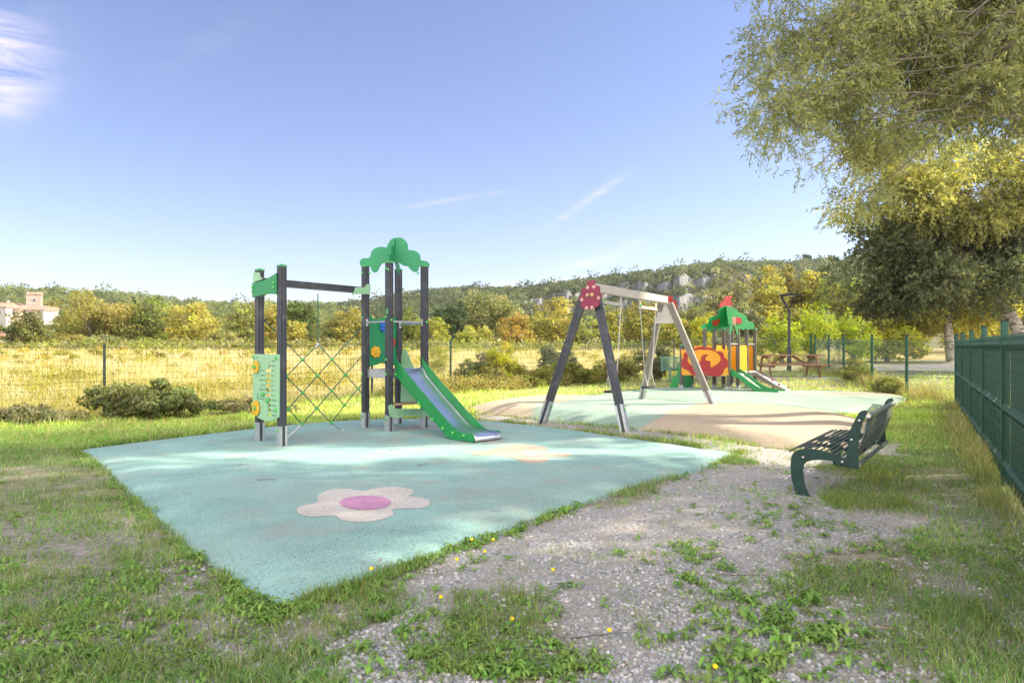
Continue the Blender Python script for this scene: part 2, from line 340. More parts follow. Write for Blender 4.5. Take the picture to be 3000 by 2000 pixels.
def clouds():
    """thin cirrus: streaky noise kept to a few patches of the sky, by direction"""
    mp = N.new('ShaderNodeMapping'); L.new(tc.outputs['Generated'], mp.inputs[0]); mp.inputs['Rotation'].default_value = (0, math.radians(-20), 0); mp.inputs['Scale'].default_value = (3.0, 2.0, 12.0)
    n = N.new('ShaderNodeTexNoise'); n.inputs['Scale'].default_value = 2.4; n.inputs['Detail'].default_value = 10; n.inputs['Roughness'].default_value = .62; n.inputs['Distortion'].default_value = .6; L.new(mp.outputs[0], n.inputs['Vector'])
    r = N.new('ShaderNodeMapRange'); r.inputs['From Min'].default_value = .38; r.inputs['From Max'].default_value = .72; L.new(n.outputs[0], r.inputs[0])
    tot = None
    #          px, py (photo), half length, half height, tilt, strength
    for px, py, a, b, rot, st in CL:
        dirv = Vector(((px - CX) / FPX, 1, (HY - py) / FPX)).normalized(); right = Vector((dirv.y, -dirv.x, 0)).normalized(); up = right.cross(dirv); c, s = math.cos(math.radians(rot)), math.sin(math.radians(rot)); A = right * c + up * s; B = up * c - right * s
        ds = []
        for vec, k in ((A, a), (B, b)):
            dp = N.new('ShaderNodeVectorMath'); dp.operation = 'DOT_PRODUCT'; L.new(tc.outputs['Generated'], dp.inputs[0]); dp.inputs[1].default_value = vec / (k / FPX)
            pw = N.new('ShaderNodeMath'); pw.operation = 'MULTIPLY'; L.new(dp.outputs['Value'], pw.inputs[0]); L.new(dp.outputs['Value'], pw.inputs[1]); ds.append(pw)
        ad = N.new('ShaderNodeMath'); ad.operation = 'ADD'; L.new(ds[0].outputs[0], ad.inputs[0]); L.new(ds[1].outputs[0], ad.inputs[1])
        ng = N.new('ShaderNodeMath'); ng.operation = 'MULTIPLY'; ng.inputs[1].default_value = -1; L.new(ad.outputs[0], ng.inputs[0])
        ex = N.new('ShaderNodeMath'); ex.operation = 'EXPONENT'; L.new(ng.outputs[0], ex.inputs[0])
        dp = N.new('ShaderNodeVectorMath'); dp.operation = 'DOT_PRODUCT'; L.new(tc.outputs['Generated'], dp.inputs[0]); dp.inputs[1].default_value = dirv
        fr = N.new('ShaderNodeMath'); fr.operation = 'GREATER_THAN'; fr.inputs[1].default_value = 0; L.new(dp.outputs['Value'], fr.inputs[0])
        m1 = N.new('ShaderNodeMath'); m1.operation = 'MULTIPLY'; L.new(ex.outputs[0], m1.inputs[0]); L.new(fr.outputs[0], m1.inputs[1])
        m2 = N.new('ShaderNodeMath'); m2.operation = 'MULTIPLY'; m2.inputs[1].default_value = st; L.new(m1.outputs[0], m2.inputs[0])
        if tot is None: tot = m2
        else: a_ = N.new('ShaderNodeMath'); a_.operation = 'ADD'; L.new(tot.outputs[0], a_.inputs[0]); L.new(m2.outputs[0], a_.inputs[1]); tot = a_
    f = N.new('ShaderNodeMath'); f.operation = 'MULTIPLY'; L.new(tot.outputs[0], f.inputs[0]); L.new(r.outputs[0], f.inputs[1]); f.use_clamp = True; return f
CL = [(20, 170, 80, 75, -25, .95), (-60, 120, 110, 90, 20, .8), (15, 300, 45, 50, 0, .5), (1725, 585, 95, 11, 33, 1.0), (1340, 583, 130, 6, 10, .6), (1500, 838, 260, 18, 3, 1.1), (1720, 770, 90, 14, 12, .6), (630, 120, 130, 30, 35, .15), (1850, 715, 50, 8, 20, .3)]
cf = clouds()
mx = N.new('ShaderNodeMix'); mx.data_type = 'RGBA'; L.new(cf.outputs[0], mx.inputs['Factor']); L.new(sky.outputs[0], mx.inputs['A']); mx.inputs['B'].default_value = (5.2, 5.5, 6.0, 1)
# added fill light: unseen bright veil behind the camera that lifts the shade
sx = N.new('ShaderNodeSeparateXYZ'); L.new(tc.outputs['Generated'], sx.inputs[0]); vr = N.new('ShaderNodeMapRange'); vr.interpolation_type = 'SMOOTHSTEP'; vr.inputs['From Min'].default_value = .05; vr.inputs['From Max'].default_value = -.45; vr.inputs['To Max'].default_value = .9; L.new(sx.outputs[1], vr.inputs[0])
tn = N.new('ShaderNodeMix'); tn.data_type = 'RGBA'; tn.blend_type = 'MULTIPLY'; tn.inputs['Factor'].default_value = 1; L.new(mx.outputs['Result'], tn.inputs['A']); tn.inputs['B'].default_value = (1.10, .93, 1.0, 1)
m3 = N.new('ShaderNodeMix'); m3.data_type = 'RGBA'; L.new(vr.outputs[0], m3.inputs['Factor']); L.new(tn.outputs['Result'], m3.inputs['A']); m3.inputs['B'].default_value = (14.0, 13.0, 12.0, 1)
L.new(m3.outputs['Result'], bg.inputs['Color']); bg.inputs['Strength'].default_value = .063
S.view_settings.view_transform = 'Standard'; S.view_settings.look = 'None'; S.view_settings.exposure = 1.80; S.view_settings.gamma = 1
S.render.engine = 'CYCLES'
# ------------------------------------------------------------------ foliage builders
def rv(n): v = RNG.normal(size=(n, 3)); return v / np.linalg.norm(v, axis=1, keepdims=True)
def leafcards(C, A, Nn, ln, wd, col, name='leaves'):
    """rhombic leaves: centre C, long axis A, normal hint Nn"""
    A = A / (np.linalg.norm(A, axis=1, keepdims=True) + 1e-9); B = np.cross(A, Nn); B /= (np.linalg.norm(B, axis=1, keepdims=True) + 1e-9)
    Nv = np.cross(A, B); ln = np.broadcast_to(np.asarray(ln, float).reshape(-1, 1), (len(C), 1)); wd = np.broadcast_to(np.asarray(wd, float).reshape(-1, 1), (len(C), 1))
    V = np.stack([C - A * ln / 2, C + B * wd / 2 + Nv * wd * .2 - A * ln * .06, C + A * ln / 2, C - B * wd / 2 + Nv * wd * .2 - A * ln * .06], 1).reshape(-1, 3)
    n = len(C); loops = np.arange(4 * n); return V, loops, np.full(n, 4), np.repeat(col, 4, axis=0)
def jitter(base, n, var=.18, mix=None, mixf=.3):
    c = np.tile(np.array(base, float), (n, 1))
    if mix is not None:
        k = RNG.random((n, 1)) < mixf; c = np.where(k, np.array(mix, float), c)
    return np.clip(c * (1 + RNG.normal(size=(n, 1)) * var) * (1 + RNG.normal(size=(n, 3)) * var * .2), .003, .95)
def crown_pts(blobs, n, clump, shell=.35, fill=.72):
    """points on the surface of clumps that fill a set of ellipsoids; returns point, outward normal, clump id"""
    vol = np.array([b[3] * b[4] * b[5] for b in blobs]) ** .75; vol /= vol.sum(); P = []; Q = []; I = []; cid = 0
    for b, f in zip(blobs, vol):
        k = max(5, int(2.0 * (b[3] * b[4] + b[3] * b[5] + b[4] * b[5]) / (clump * clump * 3))); m = int(n * f)
        d = rv(k); r = RNG.random((k, 1)) ** shell; cc = np.array(b[:3]) + d * r * np.array(b[3:6]) * (fill + .28 * RNG.random((k, 1)))
        rad = clump * (.55 + .8 * RNG.random(k)); w = rad ** 2; idx = RNG.choice(k, m, p=w / w.sum()); dd = rv(m); dd[:, 2] = dd[:, 2] * .85 + .12
        P.append(cc[idx] + dd * (rad[idx] * (.65 + .45 * RNG.random(m)))[:, None] * np.array([1, 1, .75])); Q.append(dd * .8 + d[idx] * .5); I.append(idx + cid); cid += k
    return np.concatenate(P), np.concatenate(Q), np.concatenate(I), cid
def crown(blobs, n, clump, size, base, mix=None, mixf=.3, aspect=.55, droop=.0, var=.10, cvar=.16):
    P, Q, I, k = crown_pts(blobs, n, clump); n = len(P); col = jitter(base, n, var, mix, mixf)
    cc = (1 + RNG.normal(size=(k, 1)) * cvar * .8) * (1 + RNG.normal(size=(k, 3)) * .05)
    if mix is not None: t = RNG.random((k, 1)) * .5; col = col * (1 - t[I]) + np.array(mix) * t[I]
    col = np.clip(col * np.clip(cc, .6, 1.5)[I], .003, .95)
    A = rv(n); A[:, 2] -= droop; Nn = Q + rv(n) * .38; s = size * (.6 + .8 * RNG.random(n))
    return leafcards(P, A, Nn, s, s * aspect, col)
def limb(mb, p0, p1, r0, r1, wob=.08, k=5, n=7):
    p0 = Vector(p0); p1 = Vector(p1); L_ = (p1 - p0).length; pts = []
    for i in range(k + 1):
        t = i / k; q = p0.lerp(p1, t)
        if 0 < i < k: q += Vector([random.uniform(-1, 1) * wob * L_ for _ in range(3)]) * .6
        pts.append(q)
    mb.tube(pts, [r0 + (r1 - r0) * i / k for i in range(k + 1)], n); return pts
def tree(name, label, cat, loc, blobs, n, clump, size, base, mix=None, mixf=.3, trunk_r=.2, group=None, bark='bark', aspect=.55, droop=0., top=None, cvar=.16, trunk=True, lean=(0, 0), forks=5):
    x, y = loc; z = float(gz(x, y)); r = empty(name, (x, y, z - .05), label, cat, group)
    V, lo, sz, c = crown([(x + b[0], y + b[1], z + b[2], b[3], b[4], b[5]) for b in blobs], n, clump, size, base, mix, mixf, aspect, droop, cvar=cvar)
    link('crown', npmesh('crown', V, lo, sz, c), LEAF, r)
    if trunk:
        mb = MB(); big = max(blobs, key=lambda b: b[3] * b[5]); hz = big[2] if top is None else top
        fork = Vector((x + lean[0], y + lean[1], z + max(.25 * hz, hz - big[5] * .9)))
        limb(mb, (x, y, z - .1), fork, trunk_r, trunk_r * .75, .03)
        for i, b in enumerate(blobs[:forks * 2]):
            for _ in range(max(1, forks // max(1, len(blobs)) + 1)):
                d = rv(1)[0]; tgt = Vector((x + b[0] + d[0] * b[3] * .7, y + b[1] + d[1] * b[4] * .7, z + b[2] + abs(d[2]) * b[5] * .7)); limb(mb, fork, tgt, trunk_r * .5, trunk_r * .12, .07)
        smooth(mb.build('trunk', MT[bark], r))
    return r
# ------------------------------------------------------------------ outlines on the ground (measured in the photo)
PAD1 = [gp('o', p, .05 * (p[1] < 1037)) for p in [(172, 1027), (205, 1048), (250, 1083), (372, 1200), (500, 1305), (600, 1375), (638, 1400), (690, 1380), (800, 1345), (930, 1300), (1060, 1250), (1200, 1200), (1330, 1158), (1450, 1120), (1590, 1083), (1670, 1052), (1690, 1040), (1650, 1029), (1560, 1013), (1440, 998), (1320, 983), (1200, 970), (1100, 961), (980, 957), (840, 960), (700, 968), (560, 981), (400, 998), (260, 1014)]]
PAD2 = [gp('o', p, .03) for p in [(1078, 932), (1100, 944), (1180, 953), (1230, 959), (1320, 968), (1417, 977), (1534, 989), (1628, 1001), (1720, 1015), (1800, 1026), (1890, 1034), (1960, 1025), (2015, 995), (2000, 968), (1930, 953), (1800, 940), (1660, 932), (1540, 925), (1420, 918), (1330, 912), (1240, 911), (1150, 918)]]
PAD3 = [gp('o', p, .03) for p in [(1360, 908), (1400, 914), (1470, 920), (1580, 927), (1700, 934), (1820, 942), (1900, 949), (1990, 946), (2060, 928), (2085, 913), (2050, 906), (1950, 901), (1800, 897), (1650, 892), (1520, 892), (1440, 898)]]
GRAVEL = [gp('o', p) for p in [(900, 1360), (1060, 1275), (1330, 1175), (1560, 1100), (1690, 1048), (1560, 1010), (1300, 973), (1090, 950), (1180, 945), (1400, 972), (1700, 1005), (1960, 1020), (2040, 985), (2020, 1040), (1960, 1060), (1900, 1120), (2020, 1185), (1930, 1230), (1860, 1330), (1600, 1345), (1380, 1340), (1200, 1370), (1080, 1420), (980, 1500), (900, 1590), (820, 1560), (900, 1440)]]
STRIP = [gp('o', p) for p in [(1090, 940), (1190, 952), (1320, 967), (1500, 984), (1680, 1010), (1850, 1034), (1850, 1080), (1690, 1050), (1560, 1020), (1300, 985), (1090, 962)]]
FENCE_A = [(-13.2, 9.3), (-8.3, 13.9), (-6.05, 16.2), (-3.75, 18.3), (-1.8, 20.0), (1.85, 23.4), (5.13, 26.5), (6.6, 27.8), (11.0, 31.0)]
def beyond(x, y):
    """1 on the far (field) side of the wire fence"""
    xs = np.array([-60] + [p[0] for p in FENCE_A] + [60]); ys = np.array([-30] + [p[1] for p in FENCE_A] + [60]); return y - np.interp(x, xs, ys)
def zones(x, y):
    jx = x + (fbm(x + 9, y, 3, 1.6) - .5) * 1.5; jy = y + (fbm(x, y + 40, 3, 1.6) - .5) * 1.5
    g = (inpoly(jx, jy, GRAVEL) | inpoly(x, y, STRIP)).astype(float); pads = inpoly(x, y, PAD1) | inpoly(x, y, PAD2) | inpoly(x, y, PAD3)
    be = beyond(x, y); field = ss(-.2, .8, be)
    M_ = ss(6.6, 5.6, y) * ss(-1.3, -.5, x + (fbm(x, y, 2, 1.) - .5)) * ss(3.0, 2.0, x + (fbm(x, y + 8, 2, 1.) - .5) * 1.2 - (y - 4) * .5); g = np.maximum(g, M_ * ss(.36, .50, fbm(x + 60, y + 20, 4, 1.1)) * .9)
    soil = ss(.42, .56, fbm(x, y, 4, 1.3)) * ss(6.8, 5.6, y) * (1 - field)
    return g * (1 - field), field, soil, pads
# ------------------------------------------------------------------ ground sheet
def ground():
    ys = np.concatenate([np.arange(-6, 2.4, .4), np.arange(2.4, 14, .085), np.arange(14, 32, .25), np.geomspace(32, 100, 34), np.array([104., 112., 121.])])
    t = np.linspace(-1, 1, 261); nx = len(t); ny = len(ys)
    half = 9 + np.maximum(ys, 0) * 1.35; half = np.where(ys < 14, np.maximum(half, 16), half)
    X = t[None, :] * half[:, None]; X[ys < 3] = t * 20; Y = np.repeat(ys[:, None], nx, 1); Z = gz(X, Y)
    x = X.ravel(); y = Y.ravel(); g, f, s, p = zones(x, y); Z = Z.ravel() - p * .12
    V = np.stack([x, y, Z], 1); i = np.arange(nx - 1)[None, :] + np.arange(ny - 1)[:, None] * nx; i = i.ravel()
    loops = np.stack([i, i + 1, i + nx + 1, i + nx], 1).ravel(); me = npmesh('ground', V, loops, np.full(len(i), 4), np.stack([g, f, s], 1)); me.shade_smooth()
    m, nt, b = new('ground'); N = nt.nodes; L = nt.links; tcn = N.new('ShaderNodeTexCoord'); at = N.new('ShaderNodeAttribute'); at.attribute_name = 'col'; sp = N.new('ShaderNodeSeparateColor'); L.new(at.outputs['Color'], sp.inputs[0])
    def noise(sc, d=6, r=.6): n = N.new('ShaderNodeTexNoise'); n.inputs['Scale'].default_value = sc; n.inputs['Detail'].default_value = d; n.inputs['Roughness'].default_value = r; L.new(tcn.outputs['Object'], n.inputs['Vector']); return n
    def ramp(src, cols): r = N.new('ShaderNodeValToRGB'); L.new(src, r.inputs[0]); e = r.color_ramp.elements; e[0].position = cols[0][0]; e[0].color = (*cols[0][1], 1); e[1].position = cols[-1][0]; e[1].color = (*cols[-1][1], 1); [setattr(r.color_ramp.elements.new(p_), 'color', (*c_, 1)) for p_, c_ in cols[1:-1]]; return r.outputs[0]
    def mix(f_, a, b_): k = N.new('ShaderNodeMix'); k.data_type = 'RGBA'; L.new(f_, k.inputs['Factor']); L.new(a, k.inputs['A']); L.new(b_, k.inputs['B']); return k.outputs['Result']
    grass = ramp(noise(3).outputs[0], [(.3, (.17, .19, .08)), (.45, (.24, .23, .13)), (.65, (.36, .33, .24))])
    soil = ramp(noise(14, 8, .7).outputs[0], [(.3, (.19, .165, .14)), (.5, (.33, .295, .255)), (.7, (.46, .42, .37))])
    vo = N.new('ShaderNodeTexVoronoi'); vo.inputs['Scale'].default_value = 55; L.new(tcn.outputs['Object'], vo.inputs['Vector']); vs = N.new('ShaderNodeSeparateColor'); L.new(vo.outputs['Color'], vs.inputs[0])
    grav = mix(ramp(noise(5).outputs[0], [(.42, (0, 0, 0)), (.58, (1, 1, 1))]), ramp(vs.outputs[0], [(0, (.21, .21, .21)), (.5, (.39, .38, .37)), (1, (.57, .55, .52))]), ramp(noise(30, 8, .7).outputs[0], [(.3, (.31, .28, .24)), (.7, (.48, .44, .39))]))
    fld = ramp(noise(.5).outputs[0], [(.35, (.36, .29, .11)), (.55, (.44, .36, .16)), (.7, (.26, .25, .08))])
    c = mix(sp.outputs[2], grass, soil); c = mix(sp.outputs[0], c, grav); c = mix(sp.outputs[1], c, fld)
    L.new(c, b.inputs['Base Color'])
    # rock and scrub-soil on the hills, by height of the ground
    ge = N.new('ShaderNodeSeparateXYZ'); L.new(tcn.outputs['Object'], ge.inputs[0]); hm = N.new('ShaderNodeMapRange'); hm.inputs['From Min'].default_value = 100; hm.inputs['From Max'].default_value = 150; L.new(ge.outputs[1], hm.inputs[0])
    gn = N.new('ShaderNodeNewGeometry'); sn = N.new('ShaderNodeSeparateXYZ'); L.new(gn.outputs['Normal'], sn.inputs[0]); st = N.new('ShaderNodeMapRange'); st.inputs['From Min'].default_value = .93; st.inputs['From Max'].default_value = .75; L.new(sn.outputs[2], st.inputs[0])
    mpv = N.new('ShaderNodeMapping'); mpv.inputs['Scale'].default_value = (1, 1, .25); L.new(tcn.outputs['Object'], mpv.inputs[0]); rn = N.new('ShaderNodeTexNoise'); rn.inputs['Scale'].default_value = .35; rn.inputs['Detail'].default_value = 10; rn.inputs['Roughness'].default_value = .75; L.new(mpv.outputs[0], rn.inputs['Vector'])
    rock = ramp(rn.outputs[0], [(.38, (.07, .075, .08)), (.47, (.14, .145, .155)), (.62, (.25, .25, .25))]); scrub = ramp(noise(.12).outputs[0], [(.3, (.06, .08, .035)), (.7, (.13, .14, .06))])
    c = mix(hm.outputs[0], c, mix(st.outputs[0], scrub, rock)); L.new(c, b.inputs['Base Color']); b.inputs['Roughness'].default_value = .95; b.inputs['Specular IOR Level'].default_value = .2
    bp = N.new('ShaderNodeBump'); bp.inputs['Strength'].default_value = .7; bp.inputs['Distance'].default_value = .03; L.new(noise(22, 8, .7).outputs[0], bp.inputs['Height']); L.new(bp.outputs[0], b.inputs['Normal'])
    o = link('ground', me, m); tag(o, kind='structure')
    yh = np.concatenate([np.linspace(120, 200, 24), np.linspace(202, 226, 14), np.linspace(227, 310, 120), np.linspace(312, 400, 40), np.linspace(412, 900, 12)]); ph = np.concatenate([np.linspace(-6000, -900, 30), np.arange(-880, 1100, 14.), np.arange(1100, 2600, 5.), np.arange(2610, 4200, 20.), np.linspace(4300, 9000, 26)]); Xh = (ph[None, :] - CX) / FPX * yh[:, None]; Yh = np.repeat(yh[:, None], len(ph), 1); Zh = gz(Xh, Yh)
    nx = len(ph); i = (np.arange(nx - 1)[None, :] + np.arange(len(yh) - 1)[:, None] * nx).ravel(); V = np.stack([Xh.ravel(), Yh.ravel(), Zh.ravel()], 1); me2 = npmesh('hills', V, np.stack([i, i + 1, i + nx + 1, i + nx], 1).ravel(), np.full(len(i), 4), np.zeros((len(V), 3))); o2 = link('hills', me2, m); tag(o2, kind='structure'); me2.shade_smooth()
ground()
def pad(name, outline, m, base, mound=None, blot=None, edge=.5):
    P = cr(outline, 10); c = np.mean(np.array(P), 0); n = len(P); fr = [1.0, .997, .99, .975] + list(np.linspace(.955, .05, 34))
    R = np.array(P) - c; rad = np.linalg.norm(R, axis=1); V = []; C = []
    for f in fr:
        x = c[0] + R[:, 0] * f; y = c[1] + R[:, 1] * f; dist = rad * (1 - f); h = base * np.sqrt(ss(0, edge, dist))
        if mound is not None: h = h + mound(x, y) * ss(0, 1.1, dist)
        gsm = gs(x, y)
        z = gsm + h + np.where(f == 1.0, -.06, 0); V.append(np.stack([x, y, z], 1)); C.append(blot(x, y) if blot else np.zeros(n))
    V = np.concatenate(V + [np.array([[c[0], c[1], V[-1][:, 2].mean()]])]); C = np.concatenate(C + [np.zeros(1)]); loops = []; sz = []
    for k in range(len(fr) - 1):
        for i in range(n): loops += [k * n + i, k * n + (i + 1) % n, (k + 1) * n + (i + 1) % n, (k + 1) * n + i]; sz.append(4)
    k = len(fr) - 1
    for i in range(n): loops += [k * n + i, k * n + (i + 1) % n, len(V) - 1]; sz.append(3)
    me = npmesh(name, V, loops, sz, np.stack([C, C, C], 1)); me.shade_smooth(); o = link(name, me, m); tag(o, kind='structure'); return o, me
def b1(x, y):
    n = fbm(x, y, 4, 2.3); t = .85 * np.exp(-((x + 1.3) ** 2 / .9 + (y - 11.3) ** 2 / .55)) + .6 * np.exp(-((x + .25) ** 2 / .5 + (y - 9.9) ** 2 / .25)) + .4 * np.exp(-((x + 2.9) ** 2 / .8 + (y - 10.6) ** 2 / .8)); return np.clip(t * ss(.3, .6, n) * 1.2 + .30 * ss(.58, .75, n) + .22 * ss(.55, .8, fbm(x + 9, y, 3, .6)), 0, .9)
P1, P1me = pad('rubber_surface', PAD1, MT['rubber_teal'], .055, lambda x, y: .06 * np.exp(-((x - 3.0) ** 2 / 3.0 + (y - 11) ** 2 / 1.8)), b1)
def m2(x, y): return .03 + .045 * (.5 + .5 * np.sin(x * 1.5 + y * .9)) * ss(17.5, 12, y)
def b2(x, y):
    a = ss(.46, .54, fbm(x * .8 + 3, y * .8 + 5, 2, .45) + .10 * np.sin(x * 1.1 + 1.0)); return np.clip(np.maximum(a, ss(3.6, 4.1, x)) * (1 - ss(-1.0, -1.6, x) * 0) , 0, 1)
def b2(x, y):
    w = (fbm(x, y, 2, .9) - .5) * .8; return 1 - ss(-.12, .12, 2.3 + (y - 12) * .62 + w - x) * ss(-.12, .12, x - .25 - (y - 13.3) * .42 + w)
P2, P2me = pad('rubber_surface', PAD2, MT['rubber_mix'], .12, m2, b2, .7)
def b3(x, y): return .65 * np.exp(-(((x - 9.0) / 1.6) ** 2 + ((y - 17.7) / .6) ** 2) ** 2)
P3, P3me = pad('rubber_surface', PAD3, MT['rubber_mix'], .09, lambda x, y: 0 * x, b3)
# painted-in flowers: sheets that follow the first pad
from mathutils.bvhtree import BVHTree
def drape(name, outline, m, me, parent, lift):
    bm = __import__('bmesh').new(); bm.from_mesh(me); bv = BVHTree.FromBMesh(bm); bm.free(); c = np.mean(np.array(outline), 0); n = len(outline); V = []
    for f in (1, .8, .6, .4, .2):
        for p in outline:
            q = c + (np.array(p) - c) * f; h = bv.ray_cast(Vector((q[0], q[1], 5)), Vector((0, 0, -1)))[0]; V.append((q[0], q[1], (h.z if h else .05) + lift))
    h = bv.ray_cast(Vector((c[0], c[1], 5)), Vector((0, 0, -1)))[0]; V.append((c[0], c[1], (h.z if h else .05) + lift)); F = []
    for k in range(4):
        for i in range(n): F.append((k * n + i, k * n + (i + 1) % n, (k + 1) * n + (i + 1) % n, (k + 1) * n + i))
    for i in range(n): F.append((4 * n + i, 4 * n + (i + 1) % n, 5 * n))
    mb = MB().add(V, F); return mb.build(name, m, parent)
fl = [gp('o', p, .06) for p in cr([(681, 1168), (690, 1158), (728, 1150), (730, 1135), (760, 1123), (800, 1120), (836, 1124), (860, 1119), (905, 1116), (945, 1121), (948, 1132), (938, 1138), (975, 1143), (988, 1152), (970, 1163), (905, 1165), (903, 1178), (870, 1192), (825, 1196), (785, 1190), (768, 1179), (720, 1181), (690, 1177)], 4)]
drape('flower_motif', fl, MT['rubber_cream'], P1me, P1, .003)
drape('flower_centre', [gp('o', p, .06) for p in disc(839, 1151.5, 58, 15.5, 32)], MT['rubber_pink'], P1me, P1, .007)
drape('flower_motif', [gp('o', p, .06) for p in cr([(1080, 1041), (1130, 1033), (1170, 1027), (1190, 1021), (1230, 1024), (1260, 1030), (1245, 1038), (1310, 1044), (1300, 1050), (1250, 1050), (1262, 1058), (1235, 1064), (1200, 1062), (1185, 1055), (1150, 1048), (1100, 1046)], 4)], MT['rubber_orange'], P1me, P1, .003)
drape('flower_centre', [gp('o', p, .06) for p in disc(1222, 1043, 26, 7, 24)], MT['rubber_rose'], P1me, P1, .007)
# ------------------------------------------------------------------ playground equipment
Z3 = Vector((0, 0, 1)); U45 = Vector((.7071, .7071, 0)); V45 = Vector((-.7071, .7071, 0))
def V2(p, z=0): return Vector((p[0], p[1], z))
def post(parent, p, z0, z1, U, V, w=.10, m='anthracite', cap='cap_green', shoe=.30, knob=None):
    """square aluminium post with grooves, a green cap and a galvanised shoe"""
    h = w / 2; g = .012; d = .010; sec = []
    for k in range(4):                      # each face has two grooves
        a = k * math.pi / 2; ca, sa = round(math.cos(a)), round(math.sin(a))
        for q, e in ((-h + .004, h), (-.030, h), (-.030, h - d), (-.030 + g, h - d), (-.030 + g, h), (.030 - g, h), (.030 - g, h - d), (.030, h - d), (.030, h), (h - .004, h)):
            X, Y = e, q; sec.append((ca * X - sa * Y, sa * X + ca * Y))
    mb = MB().prism(sec, V2(p, 0), U, V, Z3, z0 + .045, z1 - .012); o = mb.build('post', MT[m], parent)
    if cap:
        mb = MB(); c = V2(p, z1); mb.obox(c + Z3 * .0, U, V, Z3, w + .012, w + .012, .024, .004); t = w / 2 - .006
        mb.add([c + U * a * t + V * b * t + Z3 * .012 for a, b in ((-1, -1), (1, -1), (1, 1), (-1, 1))] + [c + Z3 * .032], [(0, 1, 4), (1, 2, 4), (2, 3, 4), (3, 0, 4)]); mb.build('post_cap', MT[cap], o)
    if shoe:
        mb = MB(); t = .006
        for s in (-1, 1):
            mb.obox(V2(p, z0 + shoe / 2) + U * s * (h + t / 2 + .001), U, V, Z3, t, w + .004, shoe, .001)
            for s2 in (-1, 1): mb.obox(V2(p, z0 + shoe / 2) + V * s2 * (h + t / 2 + .002) + U * s * (h - .014), U, V, Z3, .030, t, shoe, .001)
        mb.build('post_shoe', MT['galvanised'], o)
        mb = MB(); mb.dome(V2(p, z0 + shoe * .8) - U * (h + .008), -U, .020, .022); mb.build('bolt_cover', MT['knot_green'], o)
    return o
def knobs(name, parent, items, m='knot_green', r=.021, h=.024):
    for c, n in items: smooth(MB().dome(c, n, r, h, 10).build(name, MT[m], parent))
# ---- climbing tower -----------------------------------------------------------
ZB = .055
tw = empty('climbing_tower', (-2.6, 11, 0), 'grey posted climbing tower with green cloud roof, rope net and steel slide', 'play tower')
N_ = Vector((-2.0, 11.12, 0)); R_ = Vector((-1.49, 11.62, 0)); B_ = Vector((-2.02, 12.14, 0)); L_ = Vector((-2.5, 11.64, 0)); Q1 = Vector((-3.22, 9.55, 0)); Q0 = Vector((-3.72, 10.06, 0))
for p in (N_, R_, B_, L_): post(tw, p, ZB - .02, 2.82, U45, V45)
for p in (Q1, Q0): post(tw, p, ZB - .02, 2.57, U45, V45)
CT = Vector((-2.0, 11.63, 0))
cloud = [(793, 270), (800, 248), (820, 238), (845, 238), (862, 225), (868, 200), (885, 178), (915, 166), (945, 164), (968, 168), (978, 145), (1000, 115), (1030, 104), (1065, 104), (1095, 125), (1110, 155), (1112, 182), (1150, 188), (1180, 205), (1192, 230), (1193, 250), (1230, 258), (1250, 275), (1248, 296), (1225, 298), (1185, 294), (1175, 322), (1150, 328), (1125, 312), (1108, 292), (1080, 287), (1040, 262), (1015, 262), (990, 262), (960, 265), (935, 280), (922, 300), (910, 325), (885, 332), (868, 312), (863, 296), (835, 292), (808, 300)]
cl = [(a, z) for a, z in meas('1', cloud, CT, (1, 0))]
for D, nm in (((1, 0, 0), 'cloud_roof'), ((0, 1, 0), 'cloud_roof')):
    k = 1.0 if D[0] else .97
    cp = plate(nm, [cr([(a * k, z if D[0] else z - .012) for a, z in cl], 5)], .016, CT, D, Z3, MT['board_green'], tw, .003)
knobs('bolt_cover', tw, [(V2((-2.42, 11.60), 2.70), (0, -1, 0)), (V2((-1.60, 11.60), 2.70), (0, -1, 0)), (V2((-2.0, 11.07), 2.70), -U45)])
# platform
mb = MB(); c = (N_ + B_) / 2 + Z3 * 1.05; mb.obox(c, U45, V45, Z3, .62, .62, .03, .004)
mb.build('platform_deck', MT['black_rubber'], tw)
for a, b in ((N_, L_), (L_, B_), (B_, R_), (N_, R_)):
    d = (b - a).normalized(); n = Vector((d.y, -d.x, 0)); n = n if n.dot((a + b) / 2 - CT) > 0 else -n
    MB().obox((a + b) / 2 + Z3 * 1.0 - n * .02, d, n, Z3, (b - a).length - .104, .03, .14, .003).build('deck_edge', MT['galvanised'], tw)
def rail(parent, a, b, z, r=.017, m='silver'):
    d = (b - a).normalized(); mb = MB(); mb.tube([a + d * .05 + Z3 * z, b - d * .05 + Z3 * z], r, 10); o = smooth(mb.build('grab_rail', MT[m], parent)); mb = MB()
    for q, s in ((a + d * .055, 1), (b - d * .055, -1)): MB().obox(q + Z3 * z, d, Z3, d.cross(Z3), .008, .12, .045, .003).build('rail_bracket', MT['galvanised'], o)
rail(tw, L_, N_, 1.86); rail(tw, N_, R_, 1.86); rail(tw, B_, R_, 1.84)
